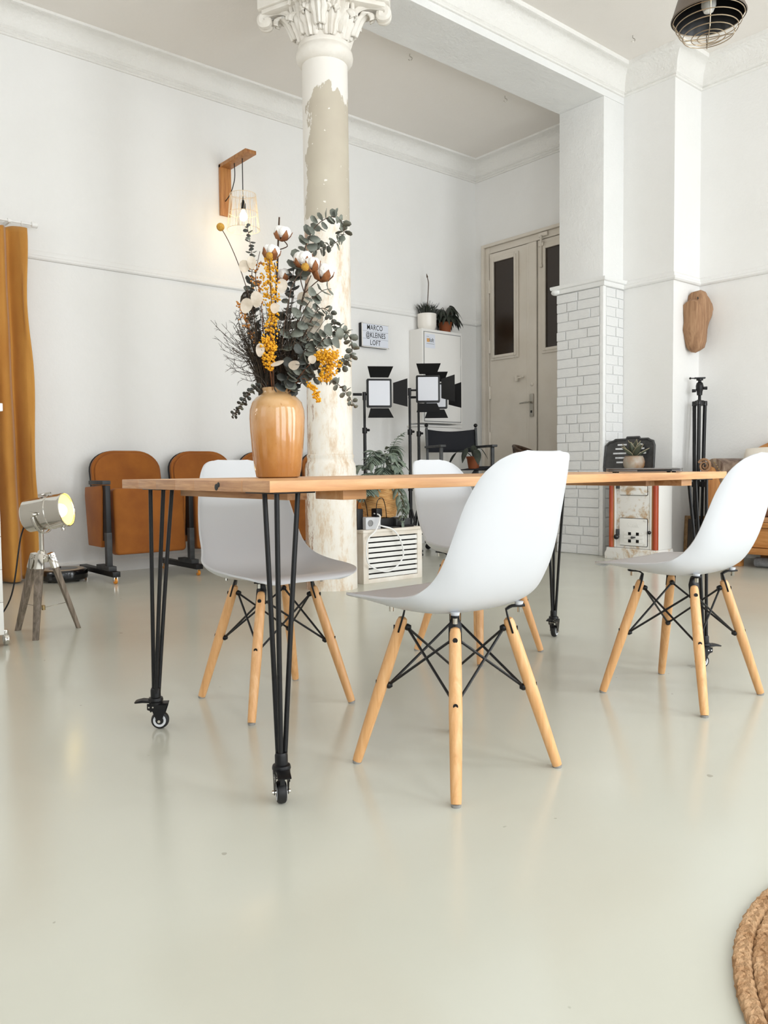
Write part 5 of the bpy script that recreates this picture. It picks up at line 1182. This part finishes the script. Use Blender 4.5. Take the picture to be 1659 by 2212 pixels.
# ------------------------------------------------------------------ pendant lamp with wire guard
t = thing('pendant_lamp', 'bronze grey factory pendant lamp with wire guard hanging at the upper right', 'lamp', (3.41, 1.84, 2.745))
b = MB(); b.lathe([(.152, 0), (.156, .004), (.152, .012), (.09, .21), (.075, .235), (.055, .245), (.045, .26), (.045, .33), (.03, .345), (0, .35)], 48, cap=False); b.build('shade', M['pendant'], t, ang=.4)
b = MB(); b.lathe([(.150, .002), (.147, .012), (.086, .205), (0, .215)], 48, cap=False); b.build('shade_inside', M['pendant_in'], t)
b = MB(); b.lathe([(0, .02), (.02, .026), (.031, .05), (.031, .07), (.02, .1), (.014, .12), (.014, .205), (0, .206)], 20); b.build('bulb', M['bulb_off'], t)
b = MB()
def ring(r, z): b.tube([(r*math.cos(2*PI*k/40), r*math.sin(2*PI*k/40), z) for k in range(40)], .0021, 6, False, True)
for r, z in ((.146, -.002), (.135, -.028), (.122, -.052), (.106, -.074), (.07, -.083), (.045, -.084)): ring(r, z)
for k in range(4):
    a = k*PI/2+.55; d = V((math.cos(a), math.sin(a), 0)); b.tube([d*.148+V((0, 0, .002)), d*.104+V((0, 0, -.076)), d*.1+V((0, 0, -.083)), V((0, 0, -.084))], .0021, 6)
b.build('wire_guard', M['wire'], t)
b = MB(); b.tube([(0, 0, .345), (0, 0, ZM-2.745-.03)], .004, 8); b.build('cord', M['black'], t)
b = MB(); b.lathe([(0, 0), (.05, .0), (.045, .03), (0, .03)], 24, Matrix.Translation((0, 0, ZM-2.745-.031))); b.build('ceiling_rose', M['pendant'], t)
for (x, y, z), l in zip(((4.47, 4.96, ZA), (5.63, 4.97, ZA), (5.91, 3.84, ZM)), ('small steel hook in the ceiling close beside the column capital', 'small steel hook in the aisle ceiling nearer the door wall', 'small steel hook in the main ceiling left of the pendant lamp')):
    b = MB(); b.tube(spline([(0, 0, 0), (0, 0, -.02), (.012, -.01, -.03), (.012, -.01, -.045), (0, 0, -.052), (-.01, .008, -.045)], 4), .0028, 6)
    c = tag(b.build('ceiling_hook', M['steel'], None), l, 'hook', 'hooks in the ceiling'); c.location = (x, y, z)

# ------------------------------------------------------------------ round braided jute rug
rug = thing('jute_rug', 'round braided jute rug with dark flecks at the lower right corner', 'rug', (1.49, .066, 0))
b = MB(); b.lathe([(0, .0002), (.588, .0002), (.588, .003), (0, .003)], 72); b.build('backing', M['jute'], rug)
RR = .6; rw = .029; nr = 19
for i in range(nr):
    r0 = RR-rw*(i+.5)
    if r0 < .02: break
    b = MB(); pl = .052; nb = max(5, round(2*PI*r0/pl)); sg = nb*(8 if i < 8 else 5)
    for s in range(3):
        ph = s*2*PI/3; pts = []
        for k in range(sg):
            a = 2*PI*k/sg; th = a*nb+ph; wob = .0012*noise.noise(V((a*40, i*3.1, s)))
            pts.append((( r0+.0082*math.sin(th)+wob)*math.cos(a), (r0+.0082*math.sin(th)+wob)*math.sin(a), .0082+.0036*math.sin(2*th)+wob))
        b.tube(pts, [.0078+.0012*noise.noise(V((k*.9, i*5.3, s*2.2))) for k in range(sg)], 6, False, True)
    for p_ in b.v: p_.z = max(.0005, p_.z*.8)
    br = b.build('braid', M['jute'], rug)
    if 2 <= i <= 9:
        b = MB()
        for k in range(nb):
            if random.random() < (.5 if i in (3, 4, 6) else .22):
                a = 2*PI*(k+random.random()*.5)/nb; q = a+.05/r0*.4
                P = [(r*math.cos(aa), r*math.sin(aa), z) for r, aa, z in ((r0+.012, a, .008), (r0+.005, a+.010/r0, .0165), (r0-.005, a+.020/r0, .0165), (r0-.012, a+.028/r0, .008))]
                b.tube(P, [.002, .0042, .0042, .002], 5)
        if b.v: b.build('dark_strand', M['jute_dark'], br)
